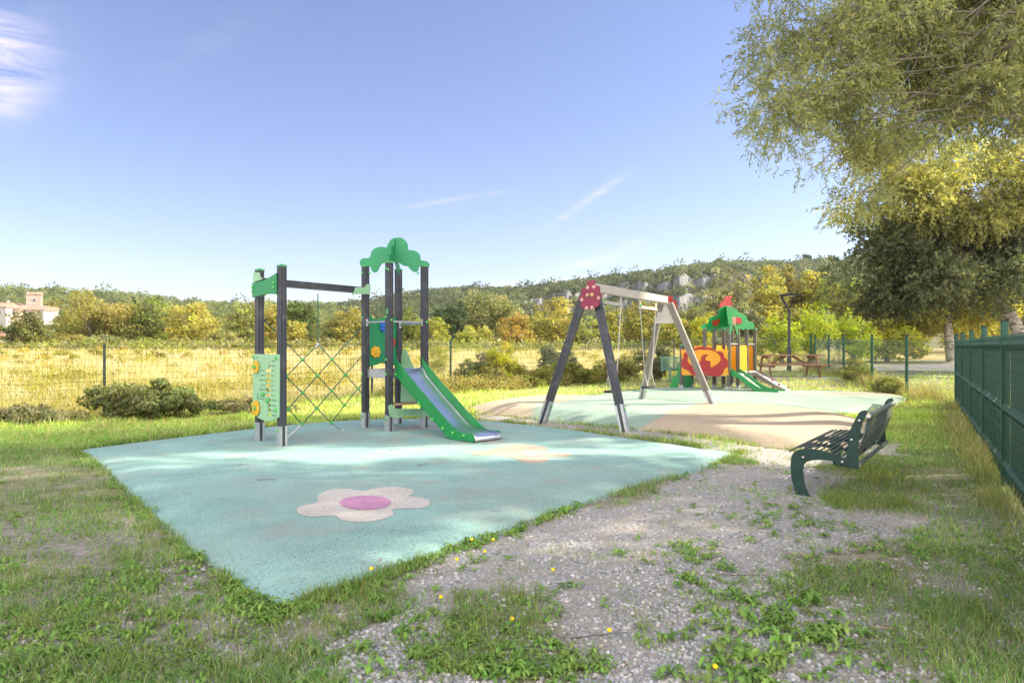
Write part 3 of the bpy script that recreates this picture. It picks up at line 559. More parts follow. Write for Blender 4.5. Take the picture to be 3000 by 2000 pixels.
# game panel with flowers, between L and B
gp_out = [(.0, 1.16), (.02, 1.93), (.10, 1.945), (.20, 1.92), (.32, 1.96), (.44, 2.0), (.55, 1.95), (.63, 1.93), (.64, 1.16), (.55, 1.13), (.42, 1.12), (.30, 1.17), (.18, 1.14), (.08, 1.13)]
D = (B_ - L_).normalized(); O = L_ + D * .05
gpn = plate('flower_panel', [cr(gp_out, 4)], .016, O, D, Z3, MT['board_green'], tw, .003); NN = D.cross(Z3)
for a, z, m in ((.33, 1.80, 'toy_blue'), (.14, 1.36, 'toy_yellow'), (.46, 1.53, 'toy_red')):
    f = plate('flower_toy', [petals(0, 0, .105, 7, .22)], .02, O + D * a + Z3 * z, D, Z3, MT[m], gpn, .005, lift=.03)
    plate('flower_disc', [disc(0, 0, .035)], .012, O + D * a + Z3 * z, D, Z3, MT[m], f, .003, lift=.047); knobs('bolt', f, [(O + D * a + Z3 * z + NN * .053, NN)], 'galvanised', .010, .010)
# pale back fin and the pale panel below the deck
plate('side_fin', [cr([(0, 1.06), (.02, 1.36), (.09, 1.40), (.18, 1.34), (.34, 1.10), (.36, 1.06)], 3)], .014, B_ + Vector((.06, -.02, 0)), (R_ - B_), Z3, MT['pale_green'], tw)
plate('lower_panel', [[(0.03, .48), (.06, .95), (.16, .96), (.45, .70), (.62, .48)]], .014, B_ + Vector((.03, -.05, 0)), (R_ - B_), Z3, MT['pale_green'], tw)
cat_ = [(322, 1230), (318, 1205), (330, 1187), (348, 1190), (362, 1212), (450, 1214), (540, 1215), (560, 1225), (578, 1245), (575, 1265), (555, 1270), (530, 1262), (505, 1269), (480, 1262), (455, 1268), (430, 1262), (405, 1272), (380, 1280), (350, 1278), (330, 1262)]
P0 = N_ - V45 * .06; cc = meas('2', cat_, P0, U45); cp = plate('caterpillar_panel', [cr(cc, 3)], .016, P0, U45, Z3, MT['pale_green'], tw)
mb = MB()
for k in range(5):
    a = .16 + .11 * k; pts = [P0 + U45 * (a + .03 * math.cos(t)) + Z3 * (.36 + .035 * math.sin(t)) - V45 * .010 for t in np.linspace(0, 5, 12)]; MB().tube(pts, .003, 4).build('carved_line', MT['ink'], cp)
MB().obox((N_ + R_) / 2 + V45 * .08 + Z3 * .50, U45, V45, Z3, .60, .26, .028, .006).build('bench_shelf', MT['wood_shelf'], tw)
# slide
SN = N_ + U45 * .10 - V45 * .0; SD = -V45
up_ = [(172, 110), (210, 108), (230, 140), (320, 250), (430, 390), (560, 550), (700, 710), (850, 890), (960, 1010), (1040, 1100), (1120, 1180), (1200, 1230), (1290, 1248), (1370, 1250), (1398, 1275)]
SP = N_ + U45 * .10; prof = meas('6', up_ + [(1405, 1330), (1392, 1470), (1330, 1470), (1240, 1460), (1120, 1405), (1000, 1310), (900, 1190), (800, 1075), (700, 960), (590, 830), (480, 700), (370, 570), (280, 460), (200, 360), (170, 320)], SP, SD)
prof = [(max(t, .055), max(z, .07)) for t, z in prof]
OFF = [.10, .635]
pr = cr(prof, 3)
sides = []
for w in OFF: sides.append(plate('slide_side', [pr], .018, N_ + U45 * w, SD, Z3, MT['slide_green'], tw, .004))
ut = [p_[0] for p_ in prof[1:len(up_)]]; uz = [p_[1] for p_ in prof[1:len(up_)]]; T1 = ut[-1]
chute = [(.02, 1.085), (.10, 1.082)] + [(t, min(1.075, float(np.interp(t, ut, uz)) - (.185 - .145 * float(ss(T1 - .75, T1 - .25, t))))) for t in np.linspace(.20, T1 - .02, 22)]; ze = chute[-1][1]
chute += [(T1 + .01, ze - .015), (T1 + .02, ze - .05), (T1 + .012, .075)]
mb = MB(); n = len(chute); vs = []
for t, z in chute:
    for w, dz in ((OFF[0] + .011, .03), (OFF[0] + .03, .004), (OFF[0] + .06, 0), (OFF[1] - .06, 0), (OFF[1] - .03, .004), (OFF[1] - .011, .03)):
        vs.append(N_ + U45 * w + SD * t + Z3 * (z + dz * (1 if z > .12 else 0)))
mb.add(vs, [(i * 6 + k, i * 6 + k + 1, (i + 1) * 6 + k + 1, (i + 1) * 6 + k) for i in range(n - 1) for k in range(5)]); ch = smooth(mb.build('slide_chute', MT['brushed_steel'], tw), 60)
ch.modifiers.new('s', 'SOLIDIFY').thickness = .006
for w in OFF: MB().obox(N_ + U45 * (w + (.03 if w < .3 else -.03)) + SD * (T1 - .12) + Z3 * .075, U45, SD, Z3, .03, .05, .16, .003).build('slide_foot', MT['galvanised'], tw)
kn = meas('6', [(212, 348), (573, 793), (773, 1032), (938, 1172), (1090, 1243), (1260, 1283), (1284, 1405), (1355, 1409)], SP, SD); nn = -U45
for t, z in kn: smooth(MB().dome(N_ + U45 * (OFF[0] - .010) + SD * t + Z3 * z, nn, .026, .028, 12).build('bolt_cover', MT['knot_green'], sides[0]))
# knobs on the posts
for p, zs in ((N_, (1.93, 1.24, 1.0, 2.72)), (L_, (1.95, .98, 2.70)), (R_, (1.85,))):
    knobs('bolt_cover', tw, [(p - U45 * .056 + Z3 * z, -U45) for z in zs])
knobs('bolt_cover', tw, [(N_ - V45 * .056 + Z3 * 1.88, -V45), (R_ - V45 * .056 + Z3 * 1.87, -V45)])
smooth(MB().obox(N_ - U45 * .052 + V45 * -.01 + Z3 * 2.02, V45, Z3, U45, .05, .08, .003).build('age_sticker', MT['cap_green'], tw))
# bracket board between the two front posts
BO = Q1 - U45 * .062
br = meas('1', [(90, 400), (118, 396), (165, 383), (205, 362), (247, 336), (249, 475), (205, 472), (165, 478), (90, 498)], BO, V45); plate('bracket_board', [br], .018, BO, V45, Z3, MT['slide_green'], tw, .003)
knobs('bolt_cover', tw, [(BO + V45 * t + Z3 * z - U45 * .01, -U45) for t, z in meas('1', [(232, 400), (231, 430), (95, 428), (95, 454)], BO, V45)])
br = meas('1', [(118, 333), (158, 333), (163, 365), (185, 372), (160, 386), (118, 397)], Q0, (-V45)); plate('bracket_board', [[(a, z) for a, z in br]], .014, Q0 - U45 * .055, -V45, Z3, MT['pale_green'], tw)
# top beam and its bracket
bd = (L_ - Q0); bl = bd.length; bd = bd.normalized(); bn = Vector((bd.y, -bd.x, 0))
mb = MB(); zc = 2.405
mb.prism([(-.032, -.055), (.032, -.055), (.032, -.022), (.024, -.018), (.024, -.006), (.032, -.002), (.032, .002), (.032, .018), (.024, .022), (.024, .034), (.032, .038), (.032, .055), (-.032, .055)], Q0 + bd * .06 + Z3 * zc, bn, Z3, bd, 0, bl - .12); mb.build('top_beam', MT['anthracite'], tw)
bo = L_ + bn * .062
pl = meas('1', [(750, 470), (765, 428), (822, 430), (840, 408), (862, 408), (862, 472), (850, 475), (750, 472)], bo, bd); bk = plate('beam_bracket', [pl], .012, bo, bd, Z3, MT['pale_green'], tw)
knobs('bolt', bk, [(bo + bd * t + Z3 * z + bn * .006, bn) for t, z in meas('1', [(772, 448), (808, 448), (850, 425), (850, 458)], bo, bd)], 'galvanised', .012, .010)
# rope net in the plane between the back post and the tower
NP = Q0 + bn * .0
def nt_(p): t, z = meas('1', [p], NP, bd)[0]; return NP + bd * t + Z3 * max(z, .07)
K = {'a': (417, 904), 'b': (610, 902), 'c': (310, 1015), 'd': (515, 1009), 'e': (700, 1001), 'f': (417, 1120), 'g': (608, 1108), 'h': (780, 1094), 'i': (323, 1225), 'j': (511, 1222), 'k': (693, 1201), 'l': (414, 1326), 'm': (606, 1318)}
KP = {k: nt_(v) for k, v in K.items()}; ap = nt_((520, 802)); ends = {'p': (133, 607), 'q': (133, 832), 'r': (132, 1050), 's': (842, 652), 't': (842, 838), 'u': (842, 1022), 'v': (838, 1158), 'w': (325, 1436), 'x': (678, 1396)}
EP = {k: nt_(v) for k, v in ends.items()}
mb = MB(); seg = [(ap, 'a'), ('a', 'c'), (ap, 'b'), ('b', 'e'), ('e', 'h'), ('a', 'd'), ('d', 'g'), ('g', 'k'), ('b', 'd'), ('d', 'f'), ('f', 'i'), ('e', 'g'), ('g', 'j'), ('j', 'l'), ('h', 'k'), ('k', 'm'), ('c', 'f'), ('f', 'j'), ('j', 'm'), ('i', 'l'),
    ('a', 'p'), ('c', 'q'), ('i', 'r'), ('b', 's'), ('e', 't'), ('h', 'u'), ('h', 'v'), ('l', 'w'), ('m', 'x')]
gtp = lambda k: k if isinstance(k, Vector) else (KP[k] if k in KP else EP[k])
for a, b in seg: mb.tube([gtp(a), gtp(b)], .0085, 7)
top = nt_((518, 432)); mb.tube([ap, top], .0085, 7); NET = smooth(mb.build('climbing_net', MT['rope'], tw))
for k, p in KP.items(): smooth(MB().ball(p, .034, .034, .028, 12, 8).build('rope_knot', MT['knot_green'], NET))
for a, b in (('a', 'p'), ('c', 'q'), ('i', 'r'), ('b', 's'), ('e', 't'), ('h', 'u'), ('h', 'v'), ('l', 'w'), ('m', 'x')):
    mb = MB(); e = gtp(b); d = (gtp(a) - e).normalized(); s = .10; mb.tube([e, e + d * s], .019 if b not in 'wx' else .012, 8); mb.ball(e, .026, n=8, m=6)
    if b in 'wx': mb.tube([e, e + d * .28], .013, 8)
    smooth(mb.build('rope_clamp', MT['silver'], NET))
mb = MB(); mb.tube([top + Z3 * .02, top - Z3 * .10], .017, 8); smooth(mb.build('rope_clamp', MT['silver'], NET)); mb = MB(); mb.ball(ap, .026)
for q in ('a', 'b'): mb.tube([ap, ap + (KP[q] - ap).normalized() * .09], .014, 8)
smooth(mb.build('rope_clamp', MT['silver'], NET))
# calendar board
CO = Q1 - U45 * .062 
cz = lambda p: meas('f', [(730 + p[0] / 4.61, 1000 + p[1] / 4.61)], CO, V45)[0]
W0, W1 = -.055, .775; ZT = 1.335
out = [(W0 + .01, ZT), (W0, ZT - .02), (W0, .47)] + [(W0 + (W1 - W0) * k / 10, .47 - .085 * math.sin(math.pi * k / 10) ** .8) for k in range(1, 10)] + [(W1, .47), (W1, ZT - .02), (W1 - .01, ZT)]
# board seen from the front runs right-to-left along V45: a = distance from the near post
def fa(x): return .775 - (x - 38) / (362 - 38) * .83       # zoomed board x -> along board
def fz(y, x=200): return ZT - (y - 186) / (1085 - 186 - 20) * (ZT - .385)
slot = []
sy = [273, 338, 402, 466, 531, 595, 657, 721, 784, 852, 916, 980]; left = {2, 3, 4, 5, 6, 8}
xr, xm, xl0, xm2 = fa(268), fa(226), fa(192), fa(236); hh = .022
sl1 = [(xm, fz(258)), (xr, fz(258))]
for i, y in enumerate(sy):
    sl1 += [(xr, fz(y) + hh), (xr, fz(y) - hh)]
    if i < 11: sl1 += [(xm2, fz(y) - hh), (xm2, fz(sy[i + 1]) + hh)]
sl1 = sl1[1:]; sl1 += [(xm, fz(sy[-1]) - hh)]
for i in range(11, -1, -1):
    if i in left or i == 7: sl1 += [(xm, fz(sy[i]) - hh), (xl0, fz(sy[i]) - hh), (xl0, fz(sy[i]) + hh), (xm, fz(sy[i]) + hh)]
cb = plate('calendar_board', [out, [(a, z) for a, z in sl1]], .016, CO, V45, Z3, MT['pale_green'], tw, .0015)
Wd = -V45; CN = -U45          # reading direction left->right is -V45, board faces -U45
items = []
mon = ['JANVIER', 'FEVRIER', 'MARS', 'AVRIL', 'MAI', 'JUIN', 'JUILLET', 'AOUT', 'SEPTEMBRE', 'OCTOBRE', 'NOVEMBRE', 'DECEMBRE']; day = ['LUNDI', 'MARDI', 'MERCREDI', 'JEUDI', 'VENDREDI', None, 'DIMANCHE']
for t_, y in zip(mon, sy): items.append((t_, -fa(276), fz(y), .030, 'LEFT'))
for t_, i in zip(day, range(2, 9)):
    if t_: items.append((t_, -fa(180), fz(sy[i]), .030, 'RIGHT'))
ccx, ccz = -fa(92), fz(357)
for k in range(1, 13):
    a = math.radians(90 - 30 * k); xx = ccx + .135 * math.cos(a)
    if xx > -.765: items.append((str(k), xx, ccz + .135 * math.sin(a), .045, 'CENTER'))
lettering('lettering', items, CO, Wd, Z3, MT['ink'], cb, .0095)
mb = MB(); ar = [(0, 0), (.03, .04), (.014, .04), (.014, .09), (-.014, .09), (-.014, .04), (-.03, .04)]; aw = CO + CN * .010 + Wd * (-fa(104)) + Z3 * fz(800)
mb.tube([aw + Wd * a + Z3 * z for a, z in ar + ar[:1]], .0025, 4); mb.build('arrow_mark', MT['ink'], cb)
for x, y, r in ((92, 357, .094), (92, 913, .115)):
    c = CO - V45 * (-fa(x)) + Z3 * fz(y); dd = plate('dial', [disc(0, 0, r, r, 32)], .018, c, V45, Z3, MT['toy_yellow'], cb, .004, lift=-.026)
    # the dial lies in front of the board (towards -U45)
    knobs('dial_knob', dd, [(c - U45 * .036, -U45)], 'knot_green', .028, .04)
    mb = MB()
    for k in range(6): a = k * math.pi / 3 + .3; mb.tube([c - U45 * .0355 + V45 * .03 * math.cos(a) + Z3 * .03 * math.sin(a), c - U45 * .0355 + V45 * (r - .01) * math.cos(a) + Z3 * (r - .01) * math.sin(a)], .0018, 4)
    mb.build('dial_line', MT['ink'], dd)
for x, y in ((175, 721), (232, 794)): c = CO + V45 * fa(x) + Z3 * fz(y) - U45 * .008; sk = smooth(MB().dome(c, CN, .036, .016, 14).build('slider', MT['cap_green'], cb)); knobs('slider_knob', sk, [(c - U45 * .012, -U45)], 'knot_green', .030, .034)
knobs('bolt_cover', cb, [(CO + V45 * fa(x) + Z3 * fz(y) - U45 * .008, -U45) for x, y in ((48, 222), (332, 228), (40, 862), (328, 908))], 'knot_green', .026, .028)
# ---- swing --------------------------------------------------------------------
sw = empty('swing_set', (2.4, 13.5, .12), 'grey swing frame with two flat seats on chains and ladybird boards at each end', 'swing set')
A0 = Vector((1.38, 12.0, 0)); A1 = Vector((3.40, 15.1, 0)); bdir = (A1 - A0).normalized(); ZBM = 2.50
def leg(foot, apex, m):
    ft = Vector(foot); ax = (apex - ft).normalized(); u = bdir; v = ax.cross(u).normalized(); L__ = (apex - ft).length; h = .065; w = .048
    sec = [(-w, -h), (w, -h), (w, -.030), (w - .008, -.030), (w - .008, -.018), (w, -.018), (w, .018), (w - .008, .018), (w - .008, .030), (w, .030), (w, h), (-w, h), (-w, .03), (-w + .008, .03), (-w + .008, .018), (-w, .018), (-w, -.018), (-w + .008, -.018), (-w + .008, -.03), (-w, -.03)]
    o = MB().prism(sec, ft, u, v, ax, .05, L__).build('leg', MT[m], sw); mb = MB()
    for s in (-1, 1): mb.obox(ft + ax * .22 + v * s * (h + .004), u, v, ax, 2 * w + .006, .006, .50, .001); mb.obox(ft + ax * .22 + v * s * (h - .018) - u * (w + .005), u, v, ax, .006, .04, .50, .001); mb.obox(ft + ax * .22 + v * s * (h - .018) + u * (w + .005), u, v, ax, .006, .04, .50, .001)
    mb.build('leg_shoe', MT['galvanised'], o); knobs('bolt_cover', o, [(ft + ax * .38 + v * s * (h + .008), v * s) for s in (-1, 1)], r=.02)
    return o
def gzp(p): return float(gz(p[0], p[1]))
FL, FR, BL, BR = (.55, 12.56), (1.89, 11.40), (2.98, 15.8), (4.30, 14.44)
side = Vector((bdir.y, -bdir.x, 0))
for f, a, s, m in ((FL, A0, -1, 'anthracite'), (FR, A0, 1, 'anthracite'), (BL, A1, -1, 'grey_aluminium'), (BR, A1, 1, 'grey_aluminium')):  # near legs take the darker grey: their shade is put into the colour
    leg((f[0], f[1], gzp(f) + .0), a + side * s * .10 + Z3 * (ZBM - .08), m)
MB().obox((A0 + A1) / 2 + Z3 * ZBM, bdir, side, Z3, (A1 - A0).length + .02, .10, .15, .008).build('beam', MT['beam_paint'], sw)
bug = [(540, 140), (555, 128), (580, 135), (600, 125), (612, 140), (605, 165), (615, 178), (632, 178), (650, 190), (655, 210), (650, 228), (665, 262), (668, 280), (655, 295), (655, 320), (645, 345), (640, 365), (620, 375), (595, 390), (575, 400), (555, 395), (535, 400), (510, 392), (490, 380), (473, 368), (472, 345), (478, 330), (462, 310), (460, 290), (475, 270), (485, 240), (483, 215), (495, 200), (515, 200), (525, 180), (532, 160)]
BP = A0 - bdir * .16; bo_ = cr(meas('3', bug, BP, side), 4); bb = plate('ladybird_board', [bo_], .018, BP, side, Z3, MT['magenta'], sw, .004)
tag(bb, 'magenta ladybird board at the near end')
for x, y in ((540, 195), (598, 188), (487, 307), (640, 290), (530, 383), (580, 378)):
    t, z = meas('3', [(x, y)], BP, side)[0]; plate('spot', [disc(0, 0, .030, .030)], .004, BP + side * t + Z3 * z, side, Z3, MT['pale_spot'], bb, .001, lift=.0115)
for x, y in ((541, 266), (582, 263)):
    t, z = meas('3', [(x, y)], BP, side)[0]; knobs('knob', bb, [(BP + side * t + Z3 * z - bdir * .01, -bdir)], 'wood_shelf', .036, .035)
# the same board at the far end, seen from behind, and the white gusset plates
tb = [t for t, z in bo_]; mid = (min(tb) + max(tb)) / 2; BP2 = A1 + bdir * .16
b2_ = plate('ladybird_board', [[(t - mid, z) for t, z in bo_]], .018, BP2, side, Z3, MT['toy_red'], sw, .004); tag(b2_, 'red ladybird board at the far end')
for A, s, gk in ((A0, -1, .45), (A1, 1, 1)):
    plate('gusset_plate', [[(-.12, 2.44), (.12, 2.44), (.12 + .12 * gk, 2.44 - .46 * gk), (-.12 - .12 * gk, 2.44 - .46 * gk)]], .012, A - bdir * .012 * s, side, Z3, MT['beam_paint'], sw)
    knobs('bolt_cover', sw, [(A + side * q + Z3 * z - bdir * s * .0, -bdir) for q, z in ((.19, 2.36),)], r=.02)
def chain(mb, a, b, n):
    d = (b - a); L__ = d.length / n; d.normalize(); p = d.orthogonal().normalized(); q = d.cross(p)
    for i in range(n):
        c = a + d * (i + .5) * L__; w = p if i % 2 else q; k = L__ * .62; r = .010; pts = [c + d * k * math.cos(t) + w * r * math.sin(t) for t in np.linspace(0, 2 * math.pi, 8)]; mb.tube(pts, .0034, 4, False)
for t0, t1 in ((.53, 1.30), (2.25, 3.11)):
    pa = A0 + bdir * t0; pb = A0 + bdir * t1; mid = (pa + pb) / 2; mb = MB()
    for p in (pa, pb): mb.obox(p + Z3 * (ZBM - .165), bdir, side, Z3, .08, .012, .20, .003); mb.obox(p + Z3 * (ZBM - .25), bdir, side, Z3, .05, .06, .05, .004)
    MB.obox(mb, mid + Z3 * (ZBM - .235), bdir, side, Z3, (pb - pa).length, .05, .06, .004); hg = mb.build('hanger', MT['beam_paint'], sw); knobs('bolt_cover', hg, [(pa + Z3 * (ZBM - .2) + side * .008, side)], r=.03)
    zs = .62; h = .22; mb = MB(); o = rrect(-h, -.09, h, .09, .05, 5); mb.prism(o, mid + Z3 * zs, bdir, side, Z3, -.02, .02); st = mb.build('swing_seat', MT['black_rubber'], sw); st.modifiers.new('b', 'BEVEL').width = .006
    for s, p in ((-1, pa), (1, pb)):
        mb = MB(); e = mid + bdir * s * (h - .03) + Z3 * (zs + .28); chain(mb, p + Z3 * (ZBM - .27), e, 44)
        for q in (-1, 1): chain(mb, e, mid + bdir * s * (h - .03) + side * q * .07 + Z3 * (zs + .01), 7)
        mb.build('chain', MT['silver'], sw)
# ---- far play unit ------------------------------------------------------------
AX = Vector((.782, -.623, 0)); BX = Vector((.623, .782, 0)); D0 = Vector((6.02, 18.95, 0)); ST = .70; ZG = .20
def pg(i, j): return D0 - AX * ST * i + BX * ST * j
un = empty('play_unit', tuple(pg(1, 1) + Z3 * ZG), 'small low play unit with yellow walls, red flower board, green slide and two cloud roofs', 'play unit')
PT = 1.87
def upost(p, zt): return post(un, p, ZG - .04, zt, AX, BX, .085, 'dark_aluminium', 'cap_green', .22)
for ij in ((0, 0), (0, 1), (0, 2), (0, 3), (1, 0), (1, 1), (1, 2), (1, 3)): upost(pg(*ij), ZG + PT - .06)
for ij in ((2, 0), (2, 1)): upost(pg(*ij), ZG + 1.33)
zd = ZG + .53
for (i0, j0, i1, j1) in ((0, 0, 2, 1), (0, 2, 1, 3), (0, 1, 1, 2)):
    a = pg(i0, j0); b = pg(i1, j1); c = (a + b) / 2; MB().obox(c + Z3 * zd, AX, BX, Z3, ST * abs(i1 - i0) - .10, ST * abs(j1 - j0) - .10, .03).build('deck', MT['grey_aluminium'], un)
MB().obox((pg(0, 0) + pg(2, 0)) / 2 + Z3 * (zd - .005) - BX * .02, AX, BX, Z3, ST * 2 - .10, .03, .12, .003).build('deck_edge', MT['beam_paint'], un)
MB().obox((pg(0, 1) + pg(0, 3)) / 2 + Z3 * (zd - .005) + AX * .02, AX, BX, Z3, .03, ST * 2 - .10, .10, .003).build('deck_edge', MT['beam_paint'], un)
# flower board (front, faces -BX)
FO = pg(2, 0) - BX * .05; M4 = lambda pts, O=FO, d=AX: meas('4', pts, O, d)
yb = plate('flower_board', [cr(M4([(490, 822), (560, 826), (700, 822), (850, 826), (1000, 822), (1070, 818), (1078, 830), (1068, 900), (1078, 980), (1070, 1060), (1080, 1130), (1070, 1142), (900, 1140), (700, 1138), (560, 1136), (500, 1130), (497, 1050), (505, 980), (494, 900)]), 2)], .016, FO, AX, Z3, MT['panel_yellow'], un)
red = [(492, 985), (510, 940), (524, 920), (520, 885), (545, 855), (580, 850), (600, 855), (640, 820), (700, 792), (760, 786), (820, 798), (860, 800), (900, 815), (930, 845), (980, 845), (1015, 870), (1025, 915), (1060, 940), (1078, 990), (1060, 1040), (1030, 1055), (1015, 1100), (970, 1145), (900, 1155), (840, 1142), (800, 1135), (760, 1150), (690, 1150), (620, 1125), (580, 1080), (530, 1060), (500, 1030)]
hole = [(570, 940), (580, 900), (620, 855), (690, 825), (770, 818), (850, 826), (920, 850), (970, 895), (982, 940), (960, 985), (910, 1020), (870, 1038), (856, 1030), (852, 990), (855, 970), (835, 960), (800, 955), (790, 935), (800, 910), (820, 895), (824, 885), (795, 880), (760, 890), (740, 915), (735, 955), (715, 975), (712, 1020), (715, 1040), (690, 1045), (640, 1030), (600, 1000), (575, 970)]
rb = plate('red_flower', [cr(M4(red), 4), cr(M4(hole), 3)], .014, FO, AX, Z3, MT['toy_red'], yb, .003, lift=.0165)
for x, y, r in ((795, 898, .010), (765, 914, .013), (748, 944, .013), (727, 1020, .010), (725, 985, .008)):
    t, z = M4([(x, y)])[0]; plate('dot', [disc(0, 0, r, r, 12)], .004, FO + AX * t + Z3 * z, AX, Z3, MT['panel_yellow'], rb, .001, lift=.0265)
for pts in (((500, 888), (497, 972), (505, 1092), (1068, 888), (1066, 1100), (797, 1107)),): knobs('bolt_cover', yb, [(FO + AX * t + Z3 * z - BX * .012, -BX) for t, z in M4(pts)], r=.016, h=.018)
# yellow side walls (face +AX) and the back walls
def wall(a, b, n, z0=.56, z1=1.30, wav=.03, lift=0):
    d = (b - a); L__ = d.length; d.normalize(); o = [(.05, ZG + z0), (L__ - .05, ZG + z0)] + [(L__ - .05 + wav * .5 * math.sin(k), ZG + z0 + (z1 - z0) * k / 9) for k in range(1, 9)] + [(L__ * q / 8, ZG + z1 + wav * abs(math.sin(q * 1.3))) for q in range(7, 0, -1)] + [(.05 + wav * .5 * math.sin(k), ZG + z0 + (z1 - z0) * k / 9) for k in range(8, 0, -1)]
    w = plate('side_wall', [o], .016, a + Vector(n) * .0, d, Z3, MT['panel_yellow'], un)
    mb = MB(); mb.obox(a + d * L__ / 2 + Z3 * (ZG + (z0 + z1) / 2) , d, Z3, Vector(n), L__ - .14, .006, .019); mb.build('joint_line', MT['wood_shelf'], w); return w
wall(pg(0, 1) + AX * .02, pg(0, 2) + AX * .02, AX); wall(pg(1, 3), pg(0, 3), BX); wall(pg(1, 1) , pg(1, 2), AX); wall(pg(2, 1), pg(1, 1), BX); wall(pg(1, 2), pg(1, 3), -AX)
wall(pg(0, 1) - AX * .25, pg(0, 1) - AX * .0, BX, .56, 1.28)
for i, j in ((0, 0), (0, 1), (0, 2), (0, 3)): knobs('bolt_cover', un, [(pg(i, j) + AX * .047 + Z3 * (ZG + z), AX) for z in (.2, .62, .95, 1.22, 1.4)] + [(pg(i, j) - BX * .047 + Z3 * (ZG + z), -BX) for z in (.5, 1.25, .9)], r=.015, h=.016)
def urail(a, b, z): d = (b - a).normalized(); smooth(MB().tube([a + d * .04 + Z3 * z, b - d * .04 + Z3 * z], .014, 8).build('grab_rail', MT['galvanised'], un))
urail(pg(0, 0), pg(0, 1), ZG + 1.36); urail(pg(0, 2), pg(0, 3), ZG + 1.36); urail(pg(0, 2), pg(1, 2), ZG + 1.36)
# roofs
C1 = (pg(1, 0) + pg(0, 2)) / 2; d1 = (pg(0, 2) - pg(1, 0)).normalized()
def half_to_full(pts, O, d):
    m = meas('4', pts, O, d); return m
RF = [(735, 556), (742, 525), (765, 507), (800, 500), (825, 490), (830, 450), (850, 424), (890, 408), (930, 400), (950, 398), (955, 350), (975, 310), (1010, 286), (1060, 280), (1110, 292), (1140, 325), (1160, 360), (1205, 362), (1240, 380), (1262, 415), (1268, 450), (1300, 462), (1335, 472), (1350, 500), (1345, 540), (1320, 552), (1275, 556), (1265, 578), (1235, 568), (1195, 545), (1165, 520), (1130, 500), (1075, 508), (1045, 530), (1000, 548), (940, 548), (890, 560), (850, 580), (820, 596), (790, 590), (760, 566)]
rfo = cr(half_to_full(RF, C1, d1), 4); r1 = plate('cloud_roof', [rfo], .018, C1, d1, Z3, MT['slide_green'], un, .003)
ta = [t for t, z in rfo]; tm = (min(ta) + max(ta)) / 2
C2 = C1 + BX * ST * .95 - AX * .02; plate('cloud_roof', [[((t - tm) * .98, z - .02) for t, z in rfo]], .018, C2 + Vector((d1.x, d1.y, 0)) * (tm - .12), d1, Z3, MT['slide_green'], un, .003)
# the crossing roof board runs from the front post to the middle of the back
d2 = (pg(1, 2) - pg(0, 0)).normalized(); plate('cloud_roof', [[((t - tm) * .98, z - .003) for t, z in rfo]], .018, C1, d2, Z3, MT['slide_green'], un, .003)
def bug4(pts, O, d, m, lift, parent, k=.008): return plate('ladybird', [cr(meas('4', pts, O, d), 3)], .012, O, d, Z3, MT[m], parent, .002, lift=lift)
bg1 = [(870, 490), (880, 465), (905, 455), (925, 460), (935, 445), (955, 440), (968, 455), (960, 480), (945, 500), (940, 520), (905, 528), (880, 520)]
l1 = bug4(bg1, C1, d1, 'toy_red', .017, r1); 
bg2 = [(p[0] + 262, p[1] - 28) for p in bg1]; l2 = bug4([(1150, 455), (1165, 425), (1195, 415), (1225, 432), (1238, 465), (1228, 495), (1200, 504), (1170, 490)], C1, d1, 'toy_red', .017, r1)
for x, y in ((895, 480), (915, 495), (935, 480), (905, 512), (938, 458)): t, z = meas('4', [(x, y)], C1, d1)[0]; plate('dot', [disc(0, 0, .011, .011, 10)], .004, C1 + d1 * t + Z3 * z, d1, Z3, MT['toy_yellow'], l1, .001, lift=.025)
hat = [(965, 300), (970, 270), (985, 240), (1005, 220), (1025, 205), (1030, 180), (1050, 160), (1080, 152), (1115, 155), (1135, 168), (1115, 185), (1100, 200), (1112, 212), (1122, 235), (1116, 262), (1118, 285), (1100, 300), (1060, 312), (1000, 312)]
h1 = plate('ladybird', [cr(meas('4', hat, C1, d1), 3)], .016, C1, d1, Z3, MT['toy_red'], un, .003, lift=-.018)
for x, y in ((1062, 175), (1098, 172), (1040, 200), (1030, 240), (985, 285), (1010, 262)): t, z = meas('4', [(x, y)], C1, d1)[0]; plate('dot', [disc(0, 0, .012, .012, 10)], .004, C1 + d1 * t + Z3 * z, d1, Z3, MT['pale_spot'], h1, .001, lift=-.008 + .0)
# hanging butterfly on the front post
W4 = [[(1085, 600), (1092, 560), (1105, 520), (1110, 470), (1122, 440), (1136, 445), (1134, 500), (1122, 560), (1108, 615), (1095, 640), (1085, 625)], [(1150, 520), (1160, 500), (1175, 530), (1190, 575), (1200, 610), (1195, 640), (1182, 632), (1172, 590), (1155, 550)]]
BF = D0 - BX * .10 + AX * .10
for w in W4: plate('butterfly_wing', [cr(meas('4', w, BF, AX), 3)], .014, BF, AX, Z3, MT['cap_green'], un)
plate('butterfly_body', [cr(meas('4', [(1132, 420), (1150, 415), (1168, 440), (1170, 470), (1160, 510), (1142, 515), (1132, 470)], BF, AX), 3)], .018, BF, AX, Z3, MT['peach'], un, lift=.01)
